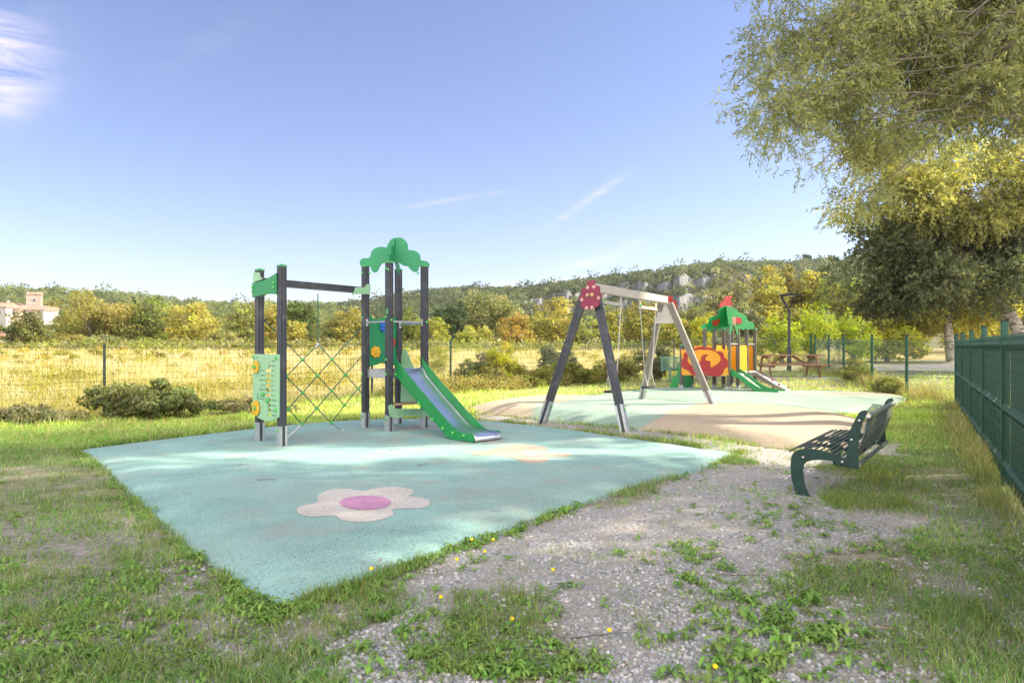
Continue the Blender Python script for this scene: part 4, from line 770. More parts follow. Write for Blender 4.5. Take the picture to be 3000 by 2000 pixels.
# green slide
us = -BX * .0
pr4 = meas('4', [(1095, 1058), (1110, 1060), (1150, 1085), (1250, 1155), (1350, 1232), (1450, 1295), (1520, 1318), (1600, 1324), (1672, 1328), (1686, 1345), (1680, 1412), (1640, 1416), (1560, 1412), (1480, 1395), (1420, 1360), (1330, 1290), (1230, 1205), (1150, 1160), (1097, 1150)], D0, AX)
pr4 = [(max(t, .045), z) for t, z in pr4]; zmn = min(z for t, z in pr4); T1 = max(t for t, z in pr4)
for w in (.06, ST - .06): o = plate('slide_side', [cr(pr4, 3)], .018, D0 + BX * w, AX, Z3, MT['slide_green'], un, .003); sid = o if w < .3 else sid
knobs('bolt_cover', sid, [(D0 + BX * .05 + AX * t + Z3 * z, -BX) for t, z in meas('4', [(1110, 1115), (1270, 1252), (1388, 1312), (1485, 1338), (1592, 1352), (1642, 1358), (1660, 1400)], D0, AX)], r=.018, h=.018)
lowp = cr(pr4, 3); tt = np.linspace(.03, T1 - .02, 26); mb = MB(); vs = []
ups = sorted([(t, z) for t, z in pr4[11:]]); ux = [t for t, z in ups]; uz = [z for t, z in ups]
for t in tt:
    z = np.interp(t, ux, uz) + .055 + .03 * (t < .2)
    for w in (.07, ST - .07): vs.append(D0 + BX * w + AX * t + Z3 * float(z))
vs += [vs[-2] - Z3 * .10 + AX * .015, vs[-1] - Z3 * .10 + AX * .015]; n = len(vs) // 2
smooth(mb.add(vs, [(2 * i, 2 * i + 1, 2 * i + 3, 2 * i + 2) for i in range(n - 1)]).build('slide_chute', MT['brushed_steel'], un), 60).modifiers.new('s', 'SOLIDIFY').thickness = .006
# grey climbing ramp beyond
ra = pg(0, 2) ; mb = MB(); pts = meas('4', [(1350, 1112), (1430, 1105), (1470, 1135), (1560, 1190), (1680, 1265), (1790, 1325), (1812, 1345), (1760, 1345), (1640, 1285), (1520, 1222), (1440, 1165), (1400, 1150)], ra + BX * .1, AX)
for w in (.06, ST - .06): rp_ = plate('ramp_side', [cr([(t, z) for t, z in pts], 2)], .016, ra + BX * w, AX, Z3, MT['grey_aluminium'], un)
mb = MB(); mb.add([ra + BX * w + AX * t + Z3 * z for t, z in ((.05, zd), (1.25, ZG - .02)) for w in (.07, ST - .07)], [(0, 1, 3, 2)]); mb.build('ramp_board', MT['galvanised'], un).modifiers.new('s', 'SOLIDIFY').thickness = .014
knobs('climbing_hold', un, [(ra + BX * w + AX * t + Z3 * (zd - (t - .05) * (zd - ZG) / 1.2 + .01), (.3, 0, 1)) for t, w in ((.35, .25), (.6, .45), (.85, .25), (1.05, .45))], 'toy_red', .035, .04)
# green climber at the left end
LA = pg(2, 0); 
lad = [(488, 950), (496, 1120), (470, 1215), (430, 1285), (395, 1325), (365, 1328), (350, 1310), (350, 1275), (362, 1230), (385, 1160), (420, 1070), (455, 990)]
lo_ = meas('4', lad, LA, AX); s1 = meas('4', [(465, 1005), (470, 1012), (416, 1150), (402, 1147), (405, 1120), (440, 1050)], LA, AX)
for w in (.02, ST - .02): plate('climber_side', [cr(lo_, 3), cr(s1, 2)], .016, LA + BX * w, AX, Z3, MT['slide_green'], un)
mb = MB(); a_ = min(t for t, z in lo_)
for k in range(4): t = a_ * (.85 - .22 * k); mb.tube([LA + AX * t + BX * .02 + Z3 * (ZG + .12 + .13 * k), LA + AX * t + BX * (ST - .02) + Z3 * (ZG + .12 + .13 * k)], .014, 8)
smooth(mb.build('rung', MT['galvanised'], un))
plate('arch_board', [cr(meas('4', [(500, 1170), (560, 1185), (630, 1175), (640, 1240), (610, 1275), (560, 1300), (480, 1312), (470, 1300), (520, 1260)], pg(2, 1), AX), 3)], .016, pg(2, 1) - BX * .05, AX, Z3, MT['slide_green'], un)
# ---- benches ------------------------------------------------------------------
def bench(loc, ang, label, mside, mrod, wear=True):
    """loc: point under the near back corner; the bench runs along angle ang"""
    z = float(gz(*loc)); r = empty('park_bench', (loc[0], loc[1], z - .03), label, 'bench', 'benches of the playground'); P = Vector((loc[0], loc[1], 0)); Dl = Vector((math.cos(ang), math.sin(ang), 0)); Dp = Vector((-math.sin(ang), math.cos(ang), 0))   # Dp towards the front
    O = P; sp = [(t, zz + z) for t, zz in BPROF]
    for l in (0.0, 1.92): sdp = plate('side_panel', [cr(sp, 3)], .010, P + Dl * l, -Dp, Z3, MT[mside], r, .002); first = sdp if l == 0 else first
    knobs('bolt', first, [(P + Dp * -t + Z3 * (zz + z) - Dl * .005, -Dl) for t, zz in BB], 'silver', .013, .009)
    # seat and back rods run the length of the bench
    mb = MB()
    for k in range(13):
        f = k / 12; t = -.66 + .56 * f; zz = float(np.interp(t, [-.68, -.6, -.45, -.3, -.12, -.05], [.40, .455, .455, .435, .385, .36])) ; mb.tube([P - Dp * t + Dl * .005 + Z3 * (zz + z), P - Dp * t + Dl * 1.915 + Z3 * (zz + z)], .0085, 8)
    smooth(mb.build('seat_rods', MT[mrod], r)); mb = MB()
    for k in range(15):
        f = k / 14; zz = .40 + .37 * f; t = -.10 + .11 * f + .03 * math.sin(f * 3); mb.tube([P - Dp * t + Dl * .005 + Z3 * (zz + z), P - Dp * t + Dl * 1.915 + Z3 * (zz + z)], .0085, 8)
    smooth(mb.build('back_rods', MT[mrod], r))
    mb = MB(); mb.tube([P - Dp * .035 + Dl * .0 + Z3 * (.80 + z), P - Dp * .035 + Dl * 1.92 + Z3 * (.80 + z)], .022, 12); smooth(mb.build('top_rail', MT['silver' if wear else mrod], r))
    mb = MB(); mb.tube([P + Dp * .04 + Dl * .0 + Z3 * (.345 + z), P + Dp * .04 + Dl * 1.92 + Z3 * (.345 + z)], .02, 12); smooth(mb.build('rear_rail', MT[mrod], r))
    for l in (.64, 1.28):
        mb = MB(); mb.prism([(.13, .385), (.08, .385), (.06, .52), (.035, .65), (-.01, .79), (.025, .80), (.075, .66), (.105, .53)], P + Dl * l + Z3 * z, Dp, Z3, Dl, -.004, .004)
        mb.prism([(.66, .36), (.66, .43), (.60, .435), (.45, .435), (.3, .415), (.12, .365), (.12, .34), (.3, .38), (.5, .40)], P + Dl * l + Z3 * z, Dp, Z3, Dl, -.004, .004); mb.build('rib', MT[mside], r)
    return r
BA = math.atan2(1.66, 1.18); BDp = (-math.sin(BA), math.cos(BA)); BPt = (3.25, 6.3)
BPROF = meas('5', [(735, 805), (757, 810), (762, 825), (740, 870), (712, 950), (692, 1050), (687, 1130), (692, 1252), (660, 1252), (600, 1240), (560, 1215), (480, 1190), (400, 1183), (330, 1190), (290, 1205), (272, 1240), (272, 1300), (285, 1370), (305, 1425), (332, 1462), (420, 1480), (480, 1488), (470, 1500), (330, 1492), (230, 1482), (205, 1420), (180, 1320), (173, 1240), (178, 1170), (195, 1130), (230, 1108), (280, 1098), (360, 1102), (440, 1118), (520, 1143), (565, 1163), (590, 1168), (602, 1150), (607, 1100), (615, 1010), (640, 930), (670, 870), (700, 820)], BPt, BDp)
BB = [(-t, z) for t, z in meas('5', [(699, 884), (640, 1031), (269, 1164), (569, 1200)], BPt, BDp)]
BPROF = [(-t, z) for t, z in BPROF]
BPROF = [(t, z + .03) for t, z in BPROF]; BB = [(t, z + .03) for t, z in BB]
bench(BPt, BA, 'dark green metal bench with curved side panels on the gravel near the camera', 'bench_green', 'steel_rod')
# far bench behind the play unit: faces the camera side, runs almost across the view
bench((7.0, 24.7), math.pi + .38, 'pale green metal bench on the grass behind the play unit', 'bench_pale', 'bench_pale', False)
# ---- picnic table ---------------------------------------------------------------
pt = gp('4', (1780, 1190)); ptz = float(gz(*pt)); TA = math.radians(-3); tx = Vector((math.cos(TA), math.sin(TA), 0)); ty = Vector((-math.sin(TA), math.cos(TA), 0)); TC = Vector((9.05, 22.3, 0)); ptz = float(gz(TC.x, TC.y)) - .02
pc = empty('picnic_table', (TC.x, TC.y, ptz), 'brown wooden picnic table with fixed benches near the dark lamp post', 'picnic table')
for k in range(5): MB().obox(TC + ty * (-.30 + .15 * k) + Z3 * (ptz + .74), tx, ty, Z3, 2.0, .138, .04, .005).build('tabletop_plank', MT['wood'], pc)
for s in (-1, 1):
    for k in range(2): MB().obox(TC + ty * s * (.66 + .14 * k) + Z3 * (ptz + .44), tx, ty, Z3, 2.15, .13, .04, .005).build('seat_plank', MT['wood'], pc)
    a = TC + tx * s * .72
    mb = MB(); mb.obox(a + Z3 * (ptz + .395), ty, tx, Z3, 1.62, .04, .09, .004); mb.obox(a + Z3 * (ptz + .68), ty, tx, Z3, .72, .04, .08, .004); mb.build('cross_bearer', MT['wood'], pc)
    for q in (-1, 1):
        p0 = a + ty * q * .62 + Z3 * ptz; p1 = a + ty * q * .28 + Z3 * (ptz + .72); d = (p1 - p0).normalized(); MB().obox((p0 + p1) / 2 + tx * s * .045, tx, tx.cross(d), d, .045, .10, (p1 - p0).length, .004).build('leg', MT['wood'], pc)
    p0 = a + Z3 * (ptz + .38); p1 = TC + tx * s * .12 + Z3 * (ptz + .71); d = (p1 - p0).normalized(); MB().obox((p0 + p1) / 2 + ty * .05, ty, ty.cross(d), d, .045, .08, (p1 - p0).length, .004).build('brace', MT['wood'], pc)
mb = MB(); mb.obox(TC + Z3 * (ptz - .02) + ty * .2, tx, ty, Z3, 2.6, 2.4, .12, .01); tag(mb.build('concrete_slab', MT['concrete']), kind='structure')
# ---- street lamp ------------------------------------------------------------------
lx, ly = 11.0, 27.1; lz = float(gz(lx, ly)); lm = empty('street_lamp', (lx, ly, lz), 'slim dark street lamp with flat head above the picnic table', 'street lamp'); q = lambda x, z: Vector((lx + x, ly, lz + z))
smooth(MB().tube([q(0, -.1), q(0, .95), q(0, 1.0), q(0, 2.3)], [.085, .085, .055, .05], 12).build('pole', MT['lamp_grey'], lm)); mb = MB(); mb.tube([q(0, 2.25), q(0, 2.38), q(-.12, 2.60), q(-.27, 2.86), q(-.30, 2.99)], [.055, .05, .045, .05, .06], 10); smooth(mb.build('arm', MT['lamp_grey'], lm))
mb = MB(); mb.prism([(-.38, 0), (-.30, .05), (.10, .075), (.50, .05), (.55, .03), (.20, -.01), (-.2, -.035)], q(0, 2.99), Vector((1, 0, 0)), Z3, Vector((0, -1, 0)), -.16, .16); hd = mb.build('lamp_head', MT['lamp_grey'], lm); MB().obox(q(.05, 2.965), (1, 0, 0), (0, 1, 0), Z3, .3, .2, .012).build('lens', MT['silver'], hd)
# ---- wire mesh fence on the left and behind ------------------------------------------
FZ = [float(gz(*p)) for p in FENCE_A]
fw = empty('wire_fence', (*FENCE_A[1], FZ[1]), 'rusty green square mesh wire fence on thin dark posts along the dry field', 'wire fence'); rr = random.Random(3)
for i, (p, z) in enumerate(zip(FENCE_A, FZ)):
    mb = MB(); c = V2(p, z - .2); mb.obox(c + Z3 * .88, (.73, .68, 0), (-.68, .73, 0), Z3, .045, .045, 1.68); mb.add([V2(p, z + 1.48) + Vector((a * .0225, b * .0225, 0)) for a, b in ((-1, -1), (1, -1), (1, 1), (-1, 1))] + [V2(p, z + 1.54)], [(0, 1, 4), (1, 2, 4), (2, 3, 4), (3, 0, 4)]); mb.build('post', MT['post_dark'], fw)
for i in range(len(FENCE_A) - 1):
    a, b = V2(FENCE_A[i], FZ[i]), V2(FENCE_A[i + 1], FZ[i + 1]); L_f = (b - a).length; n = int(L_f / .1016); mb = MB(); rad = .0025 if i < 2 else .0036; off = Vector((-.03, .03, 0)); off = Vector(((b - a).y, -(b - a).x, 0)).normalized() * .03
    hs = [.02, .15, .30, .45, .60, .75, .90, 1.05, 1.18, 1.31, 1.44]; sag = [rr.uniform(-.02, .02) - (.02 + .03 * (i > 3)) * (h > 1.2) for h in hs]; ph = rr.uniform(0, 6)
    def P_(t, h): k = min(range(len(hs)), key=lambda j: abs(hs[j] - h)); return a.lerp(b, t) + off + Z3 * (h + sag[k] * math.sin(math.pi * t) + .012 * math.sin(t * 23 + ph + h * 3)) + off * .6 * math.sin(t * 9 + ph) * math.sin(h * 4)
    for h in hs: mb.tube([P_(t, h) for t in np.linspace(0, 1, max(8, int(L_f * 3)))], rad * (1.5 if h in (.02, .75, 1.44) else 1.), 3, False)
    for k in range(n): t = (k + .5) / n + rr.uniform(-.002, .002); mb.tube([P_(t, h) for h in hs[::2]], rad * .8, 3, False)
    mb.build('wire_mesh', MT['wire_dark'] if i < 3 else MT['wire_green'], fw)
# ---- rigid panel fences ------------------------------------------------------------
def rigid(name, label, cat, pts, zb, hs_, screen, group=None, wire='wire_green', pm='fence_green', H=1.53, vs=.05, rw=.0022):
    r = empty(name, (pts[0][0], pts[0][1], zb(0)), label, cat, group); n = len(pts)
    for i, p in enumerate(pts):
        d = (V2(pts[min(i + 1, n - 1)]) - V2(pts[max(i - 1, 0)])).normalized(); e = Vector((d.y, -d.x, 0)); z = zb(i); mb = MB(); mb.obox(V2(p, z + (H + .14) / 2 - .15), d, e, Z3, .062, .062, H + .14 + .3, .006); po = mb.build('post', MT[pm], r); MB().obox(V2(p, z + H + .145), d, e, Z3, .068, .068, .014, .003).build('post_cap', MT['black'], po)
    for i in range(n - 1):
        a = V2(pts[i], zb(i)); b = V2(pts[i + 1], zb(i + 1)); d = (b - a); L_f = d.length; dn = d.normalized(); e = Vector((dn.y, -dn.x, 0)).normalized(); 
        if e.x > 0: e = -e                                       # e points to the playground
        a = a + dn * .04; L_f -= .08; mb = MB()
        # outline of a panel seen from its end: flat with three V folds
        pro = [(0, .03), (0, .16), (.035, .21), (0, .26), (0, .72), (.04, .78), (0, .84), (0, H - .16), (.04, H - .10), (0, H - .05), (0, H)]
        for h in [.03, .16, .26, .40, .56, .72, .84, 1.0, 1.16, 1.3, H - .16, H - .05]:
            o_ = float(np.interp(h, [p_[1] for p_ in pro], [p_[0] for p_ in pro])); mb.tube([a + e * (o_ + .012) + Z3 * h, a + dn * L_f + e * (o_ + .012) + Z3 * h], .0030, 4, False)
        k = int(L_f / vs)
        for j in range(k + 1): q_ = a + dn * L_f * j / k; mb.tube([q_ + e * o_ + Z3 * h for o_, h in pro], rw, 3, False)
        w = mb.build('mesh_panel', MT[wire], r)
        if screen:
            mb = MB(); ks = int(L_f / .05); g2 = random.Random(i)
            for j in range(ks):                                  # privacy slats pushed in behind the wires
                if screen < 1 and g2.random() > screen: continue
                q_ = a + dn * (L_f * (j + .5) / ks) - e * .012
                for (o0, h0), (o1, h1) in zip(pro[:-1], pro[1:]): 
                    A_ = q_ + e * o0 + Z3 * h0; B2 = q_ + e * o1 + Z3 * (h1 if h1 < H else H - .02); wv = dn * .0205
                    mb.add([A_ - wv, A_ + wv, B2 + wv, B2 - wv], [(0, 1, 2, 3)])
            s = mb.build('privacy_screen', MT['screen_green'], r); s.modifiers.new('s', 'SOLIDIFY').thickness = .002
    return r
fd = Vector((5.02, 8.46, 0)).normalized()
pr_ = [(5.08 + fd.x * 2.5 * k, 7.04 + fd.y * 2.5 * k) for k in (-2, -1, 0, 1, 2, 3, 4)]
rigid('screened_fence', 'dark green panel fence with solid privacy slats running along the right side', 'panel fence', pr_, lambda i: .0 + .012 * i, None, .985, 'green panel fences', 'fence_green')
c0 = pr_[-1]
pr2 = [(c0[0], c0[1]), (10.35, 17.9), (10.65, 20.2), (10.98, 22.6), (11.6, 25.0), (12.25, 27.6)]
rigid('mesh_fence', 'open green wire panel fence between the lawn and the car park behind the bench', 'panel fence', pr2, lambda i: .07 + .05 * i, None, 0, 'green panel fences', 'wire_green')
pr3 = [(12.25, 27.7), (14.6, 28.8), (9.9, 27.9)]; pr3 = [(12.3, 28.1), (9.8, 28.6), (7.3, 29.1)]
rigid('mesh_fence', 'thin green wire panel fence in front of the bamboo behind the lamp post', 'panel fence', pr3, lambda i: .38, None, 0, 'green panel fences', 'wire_green', H=1.53, rw=.0018)
def brownfence():
    pts = [(24.5, 46), (27.3, 45.3), (30.1, 44.6), (33, 44)]
    rigid('metal_fence', 'rust brown bar fence on the far side of the car park', 'metal fence', pts, lambda i: float(gz(*pts[i])), None, 0, None, 'wood', 'wood', H=1.5, vs=.12, rw=.008)
brownfence()
# car park and path beyond the fence
def sheet(name, pts, m, dz=.02):
    P = cr(pts, 6); c = np.mean(np.array(P), 0); V = []; n = len(P); fr = (1, .85, .7, .55, .4, .25, .1)
    for f in fr: V += [(c[0] + (p[0] - c[0]) * f, c[1] + (p[1] - c[1]) * f, float(gz(c[0] + (p[0] - c[0]) * f, c[1] + (p[1] - c[1]) * f)) + dz) for p in P]
    F = [(k * n + i, k * n + (i + 1) % n, (k + 1) * n + (i + 1) % n, (k + 1) * n + i) for k in range(len(fr) - 1) for i in range(n)] + [tuple(range((len(fr) - 1) * n, len(fr) * n))]
    o = MB().add(V, F).build(name, m); tag(o, kind='structure'); o.data.shade_smooth()
sheet('car_park', [(12.2, 24), (14, 21.2), (20, 21), (30, 26), (40, 33), (30, 35), (21, 33), (14.5, 30)], MT['asphalt'], .03)
sheet('gravel_path', [(11.2, 16.2), (12.2, 15.6), (16, 17), (24, 20), (23, 21), (15, 19), (11.8, 18.2)], MT['concrete'], .03)
# ---- village on the left hill ---------------------------------------------------------
def house(name, label, cat, px, d, w, dp, zb, h, ang, wm, rm, roof=1.6, gable=True, wins=()):
    x = (px - CX) / FPX * d; c = Vector((x, d, zb)); a = math.radians(ang); u = Vector((math.cos(a), math.sin(a), 0)); v = Vector((-math.sin(a), math.cos(a), 0)); r = empty(name, tuple(c), label, cat, None)
    MB().obox(c + Z3 * (h / 2 - 3), u, v, Z3, w, dp, h + 6).build('wall', MT[wm], r); e = .35; zt = c + Z3 * h
    mb = MB()
    if gable: 
        A_ = [zt + u * s * (w / 2 + e) + v * q * (dp / 2 + e) + Z3 * (-.05) for s in (-1, 1) for q in (-1, 1)]; R2 = [zt + u * s * (w / 2 + e) + Z3 * roof for s in (-1, 1)]
        vs = A_ + R2 + [p + Z3 * .28 for p in A_ + R2]; mb.add(vs, [(0, 2, 5, 4), (1, 4, 5, 3), (6, 10, 11, 8), (7, 9, 11, 10), (0, 6, 8, 2), (1, 3, 9, 7), (0, 4, 10, 6), (4, 1, 7, 10), (2, 8, 11, 5), (5, 11, 9, 3), (0, 1, 4), (2, 5, 3)])
    else:
        A_ = [zt + u * s * (w / 2 + .2) + v * q * (dp / 2 + .2) for s in (-1, 1) for q in (-1, 1)]; vs = A_ + [p + Z3 * (roof if k % 2 else .3) for k, p in enumerate(A_)]; mb.add(vs, [(0, 1, 3, 2), (4, 6, 7, 5), (0, 2, 6, 4), (1, 5, 7, 3), (0, 4, 5, 1), (2, 3, 7, 6)])
    rf = mb.build('roof', MT[rm], r)
    for (fx, fz_, ww, wh) in wins:
        q_ = c + u * fx * w - v * (dp / 2 + .02) + Z3 * fz_; fr = MB().obox(q_, u, v, Z3, ww + .3, .08, wh + .3).build('window', MT['shutter'], r); MB().obox(q_ - v * .05, u, v, Z3, ww, .04, wh).build('pane', MT['window_dark'], fr)
    return r, rf, c, u, v
r, rf, c, u, v = house('stone_tower', 'square ruined stone tower rising above the village roofs', 'tower', 101, 300, 5.4, 5.4, 17, 8.4, 28, 'stone_wall', 'roof_tile', 1.4, False, [(.05, 6.0, .7, 1.1)])
MB().obox(c + u * 1.9 - v * 1.6 + Z3 * 9.0, u, v, Z3, 1.2, 1.4, 1.4).build('broken_parapet', MT['stone_wall'], r)
r, rf, c, u, v = house('village_house', 'long cream village house with red tiled roof below the stone tower', 'house', 100, 292, 15, 8, 13.4, 4.6, -4, 'render_white', 'roof_tile', 1.8, True, [(-.33, 3.0, .9, 1.2), (-.05, 3.0, .9, 1.2), (.2, 3.0, .9, 1.2)])
for k in (-4, 3): MB().obox(c + u * k + Z3 * 6.2, u, v, Z3, .7, .7, 1.6).build('chimney', MT['render_white'], rf)
house('village_house', 'ochre gabled village house with one shuttered window left of the long house', 'house', 52, 288, 5, 7, 13.6, 4.6, 8, 'render_ochre', 'roof_tile', 1.5, True, [(0, 3.2, .9, 1.3)])
r, rf, c, u, v = house('village_house', 'white village house cut by the left edge of the photo', 'house', 4, 284, 9, 8, 13.2, 5.6, 3, 'render_white', 'roof_tile', 1.9, True, [(.2, 3.4, .9, 1.2)])
MB().obox(c + u * 2.6 + Z3 * 7.6, u, v, Z3, .8, .8, 2.2).build('chimney', MT['render_white'], rf)
house('village_house', 'low stone house with dark tiled roof left of the tower', 'house', 62, 300, 8, 7, 16.4, 4.0, -6, 'stone_wall', 'roof_tile', 1.2, True, [(-.1, 2.6, .8, 1.0)])
house('village_house', 'small cream house with tiled roof right of the tower', 'house', 140, 296, 6, 6, 14.4, 4.6, 6, 'render_white', 'roof_tile', 1.2, True, [(.1, 2.8, .8, 1.0)])
house('farm_shed', 'white shed half hidden behind the dark tree at the left edge', 'shed', -20, 80, 3.2, 4, .9, 1.9, 0, 'render_white', 'roof_tile', .4, True, ())
# ------------------------------------------------------------------ trees of the valley
GOLD = (.37, .34, .10); OLIVE = (.27, .26, .08); DKG = (.075, .11, .045); MIDG = (.15, .20, .065); YEL = (.45, .42, .10); YG = (.29, .34, .08); PALE = (.33, .33, .18); GREY = (.21, .235, .17); ORG_ = (.42, .28, .08); LIME = (.40, .46, .03); BAM = (.22, .33, .055)
def ftree(px, top, hw, d, base, mix, label, cat='tree', name='tree', group='trees beyond the dry field', dens=1., gb=None, size=None, tall=False, mixf=.35, clump=None, droop=0., cvar=.2, aspect=.6, two=True):
    x = (px - CX) / FPX * d; z0 = float(gz(x, d)); H = EYE + (HY - top) / FPX * d - z0; R = hw / FPX * d; s = size or max(.07, 2.5 * d / 683)
    R *= 1.15; H *= random.uniform(1.10, 1.22); bl = [(0, 0, H * .52, R * .88, R * .8, H * .49), (0, 0, H * .22, R * .8, R * .75, H * .24)]
    for k in range(6 if two else 3):
        a = random.uniform(0, 6.28); f = random.uniform(.35, .6); q = random.uniform(.38, .56); bl.append((math.cos(a) * R * f, math.sin(a) * R * f * .9, H * random.uniform(.28, .68), R * q, R * q, H * q * .62))
    area = math.pi * R * H / 2 * 1.0; n = int(min(34000, max(3000, dens * 7.5 * area / (s * s * .5 * .55 * 2))))
    return tree(name, label, cat, (x, d), bl, n, clump or max(.25, R * .21), s, base, mix, mixf, trunk_r=.06 * R + .05, group=group, top=H * .6, cvar=cvar, droop=droop, aspect=aspect)
T = [
 (64, 914, 66, 72, DKG, OLIVE, 'dark rounded green tree with ochre top at the far left', {}),
 (262, 860, 122, 80, GOLD, OLIVE, 'very broad golden brown tree right of the village', {}),
 (190, 985, 60, 76, OLIVE, GOLD, 'low ochre bushy tree in front of the broad golden tree', {}),
 (398, 884, 30, 84, (.03, .055, .03), DKG, 'narrow dark conifer between the golden and the lime trees', {'droop': .5}),
 (455, 882, 72, 82, YG, MIDG, 'yellow green leafy tree right of the dark conifer', {}),
 (562, 898, 78, 76, GOLD, YEL, 'bright gold round tree with pale trunk left of the climbing frame', {}),
 (300, 985, 48, 75, MIDG, PALE, 'low grey green shrub under the broad golden tree', {'name': 'shrub'}),
 (410, 990, 55, 74, MIDG, OLIVE, 'low green shrub below the dark conifer', {'name': 'shrub'}),
 (655, 972, 50, 74, PALE, OLIVE, 'pale grey brush at the foot of the trees left of the posts', {'name': 'shrub'}),
 (708, 893, 62, 88, YG, PALE, 'soft yellow green tree behind the left posts of the climbing frame', {}),
 (800, 905, 50, 84, YEL, GOLD, 'yellow tree seen between the two front posts', {}),
 (880, 879, 60, 80, (.07, .12, .03), MIDG, 'dense dark green tree seen above the rope net', {}),
 (858, 944, 44, 72, GOLD, YEL, 'small gold tree in front of the dense green tree', {}),
 (955, 950, 48, 74, PALE, YG, 'pale green brush under the top beam', {'name': 'shrub'}),
 (1025, 902, 62, 74, OLIVE, GOLD, 'olive and gold tree left of the flower panel', {}),
 (1110, 930, 50, 78, YEL, GOLD, 'yellow tree hidden behind the tower posts', {}),
 (1200, 905, 45, 82, MIDG, YG, 'green tree just left of the right tower post', {}),
 (1268, 925, 52, 72, YEL, YG, 'bright yellow tree right of the tower posts', {}),
 (1325, 888, 52, 84, (.05, .09, .035), DKG, 'tall dark green tree above the slide', {}),
 (1430, 872, 92, 88, MIDG, PALE, 'broad mid green tree with rounded top between tower and swing', {}),
 (1510, 915, 50, 76, GOLD, ORG_, 'gold tree with orange tint left of the swing', {}),
 (1385, 955, 60, 70, YG, YEL, 'low yellow green tree beneath the broad green tree', {}),
 (1512, 965, 55, 68, ORG_, GOLD, 'small orange tree at the edge of the field', {}),
 (1632, 888, 92, 74, OLIVE, YEL, 'big round golden olive tree behind the left swing leg', {}),
 (1705, 930, 50, 70, PALE, YG, 'pale feathery tree beside the big round tree', {}),
 (1780, 915, 52, 76, MIDG, YEL, 'green yellow tree seen between the swing chains', {}),
 (1835, 918, 48, 86, PALE, GREY, 'dull grey green tree behind the swing beam', {}),
 (1905, 894, 78, 72, (.11, .13, .03), YEL, 'dark gold tree between the swing legs', {}),
 (1962, 930, 52, 64, YEL, YG, 'bright yellow tree behind the far swing legs', {}),
 (2020, 905, 62, 76, PALE, MIDG, 'pale green tree left of the play unit roofs', {}),
 (2125, 800, 82, 60, GREY, PALE, 'tall silvery grey tree behind the red ladybird figure', {'dens': .75, 'cvar': .3}),
 (2235, 766, 74, 66, OLIVE, YEL, 'tall gold topped tree left of the street lamp', {}),
 (2310, 784, 66, 70, (.19, .18, .09), GOLD, 'tall brownish tree right behind the street lamp', {}),
 (2385, 796, 60, 68, OLIVE, YEL, 'tall gold green tree right of the street lamp', {}),
 (2455, 800, 70, 66, YG, MIDG, 'tall yellow green tree beside the dark poplar', {}),
 (2200, 905, 60, 52, GREY, DKG, 'dark grey green tree behind the play unit posts', {}),
 (2360, 905, 90, 56, DKG, OLIVE, 'dark tree standing behind the bamboo', {}),
 (2540, 850, 90, 60, DKG, OLIVE, 'dark leafy tree behind the lime bush', {}),
 (2660, 800, 110, 58, OLIVE, YG, 'sunlit olive tree deep behind the fence corner', {}),
 (2830, 880, 120, 55, YG, YEL, 'sunlit yellow green tree mass beyond the car park', {}),
 (2960, 780, 120, 62, YEL, OLIVE, 'tall yellow tree far behind the pale trunks', {}),
 (3120, 700, 140, 50, YG, YEL, 'tall yellow green tree at the far right edge', {}),
]
for px, top, hw, d, b_, m_, lab, kw in T:
    nm = kw.pop('name', 'tree'); ftree(px, top, hw, d, b_, m_, lab, 'shrub' if nm == 'shrub' else 'tree', nm, **kw)
def thicket():
    nb = 900; px = RNG.uniform(-250, 2250, nb); y = RNG.uniform(64, 72, nb); x = (px - CX) / FPX * y; R_ = .5 + .9 * RNG.random(nb) ** 2; m = 60; k = nb * m; d = rv(k); d[:, 2] = np.abs(d[:, 2]); C = np.stack([np.repeat(x, m), np.repeat(y, m), np.repeat(gz(x, y), m)], 1) + d * np.repeat(R_, m)[:, None] * (.6 + .5 * RNG.random((k, 1))) * np.array([1, 1, .95]); s = .26 * (.6 + .8 * RNG.random(k))
    pick = (RNG.random((nb, 1)) * 3).astype(int); pal = np.array([MIDG, OLIVE, PALE, YG]); base = pal[np.clip((fbm(x * .2, y, 2) * 6 - 1).astype(int), 0, 3)]; c = np.repeat(base * (1 + RNG.normal(size=(nb, 1)) * .15), m, 0) * (1 + RNG.normal(size=(k, 1)) * .15); V, lo, sz, cc = leafcards(C, rv(k), d + rv(k) * .5, s, s * .7, np.clip(c, 0, .9)); tag(link('field_thicket', npmesh('field_thicket', V, lo, sz, cc), LEAF), 'low tangled thicket under the trees at the far edge of the field', 'thicket', kind='stuff')
thicket()
# feathery bamboo and lime bushes right behind the play unit
ftree(2058, 905, 34, 33, YEL, LIME, 'feathery yellow bamboo clump left of the play unit', 'bamboo', 'bamboo_clump', 'bamboo beyond the back fence', aspect=.25, droop=.2, size=.17)
ftree(2180, 985, 45, 32, YEL, YG, 'yellow leafed shrub behind the play unit roof posts', 'shrub', 'shrub', 'bamboo beyond the back fence', size=.12)
ftree(2290, 915, 62, 32, BAM, LIME, 'soft green bamboo clump left of the street lamp', 'bamboo', 'bamboo_clump', 'bamboo beyond the back fence', aspect=.2, droop=.3, size=.20, mixf=.4, dens=1.6)
ftree(2385, 895, 75, 33, BAM, LIME, 'soft green bamboo clump right of the street lamp', 'bamboo', 'bamboo_clump', 'bamboo beyond the back fence', aspect=.2, droop=.3, size=.20, mixf=.4)
ftree(2500, 925, 70, 34, BAM, LIME, 'green bamboo clump in front of the dark tree', 'bamboo', 'bamboo_clump', 'bamboo beyond the back fence', aspect=.2, droop=.3, size=.20, mixf=.3)
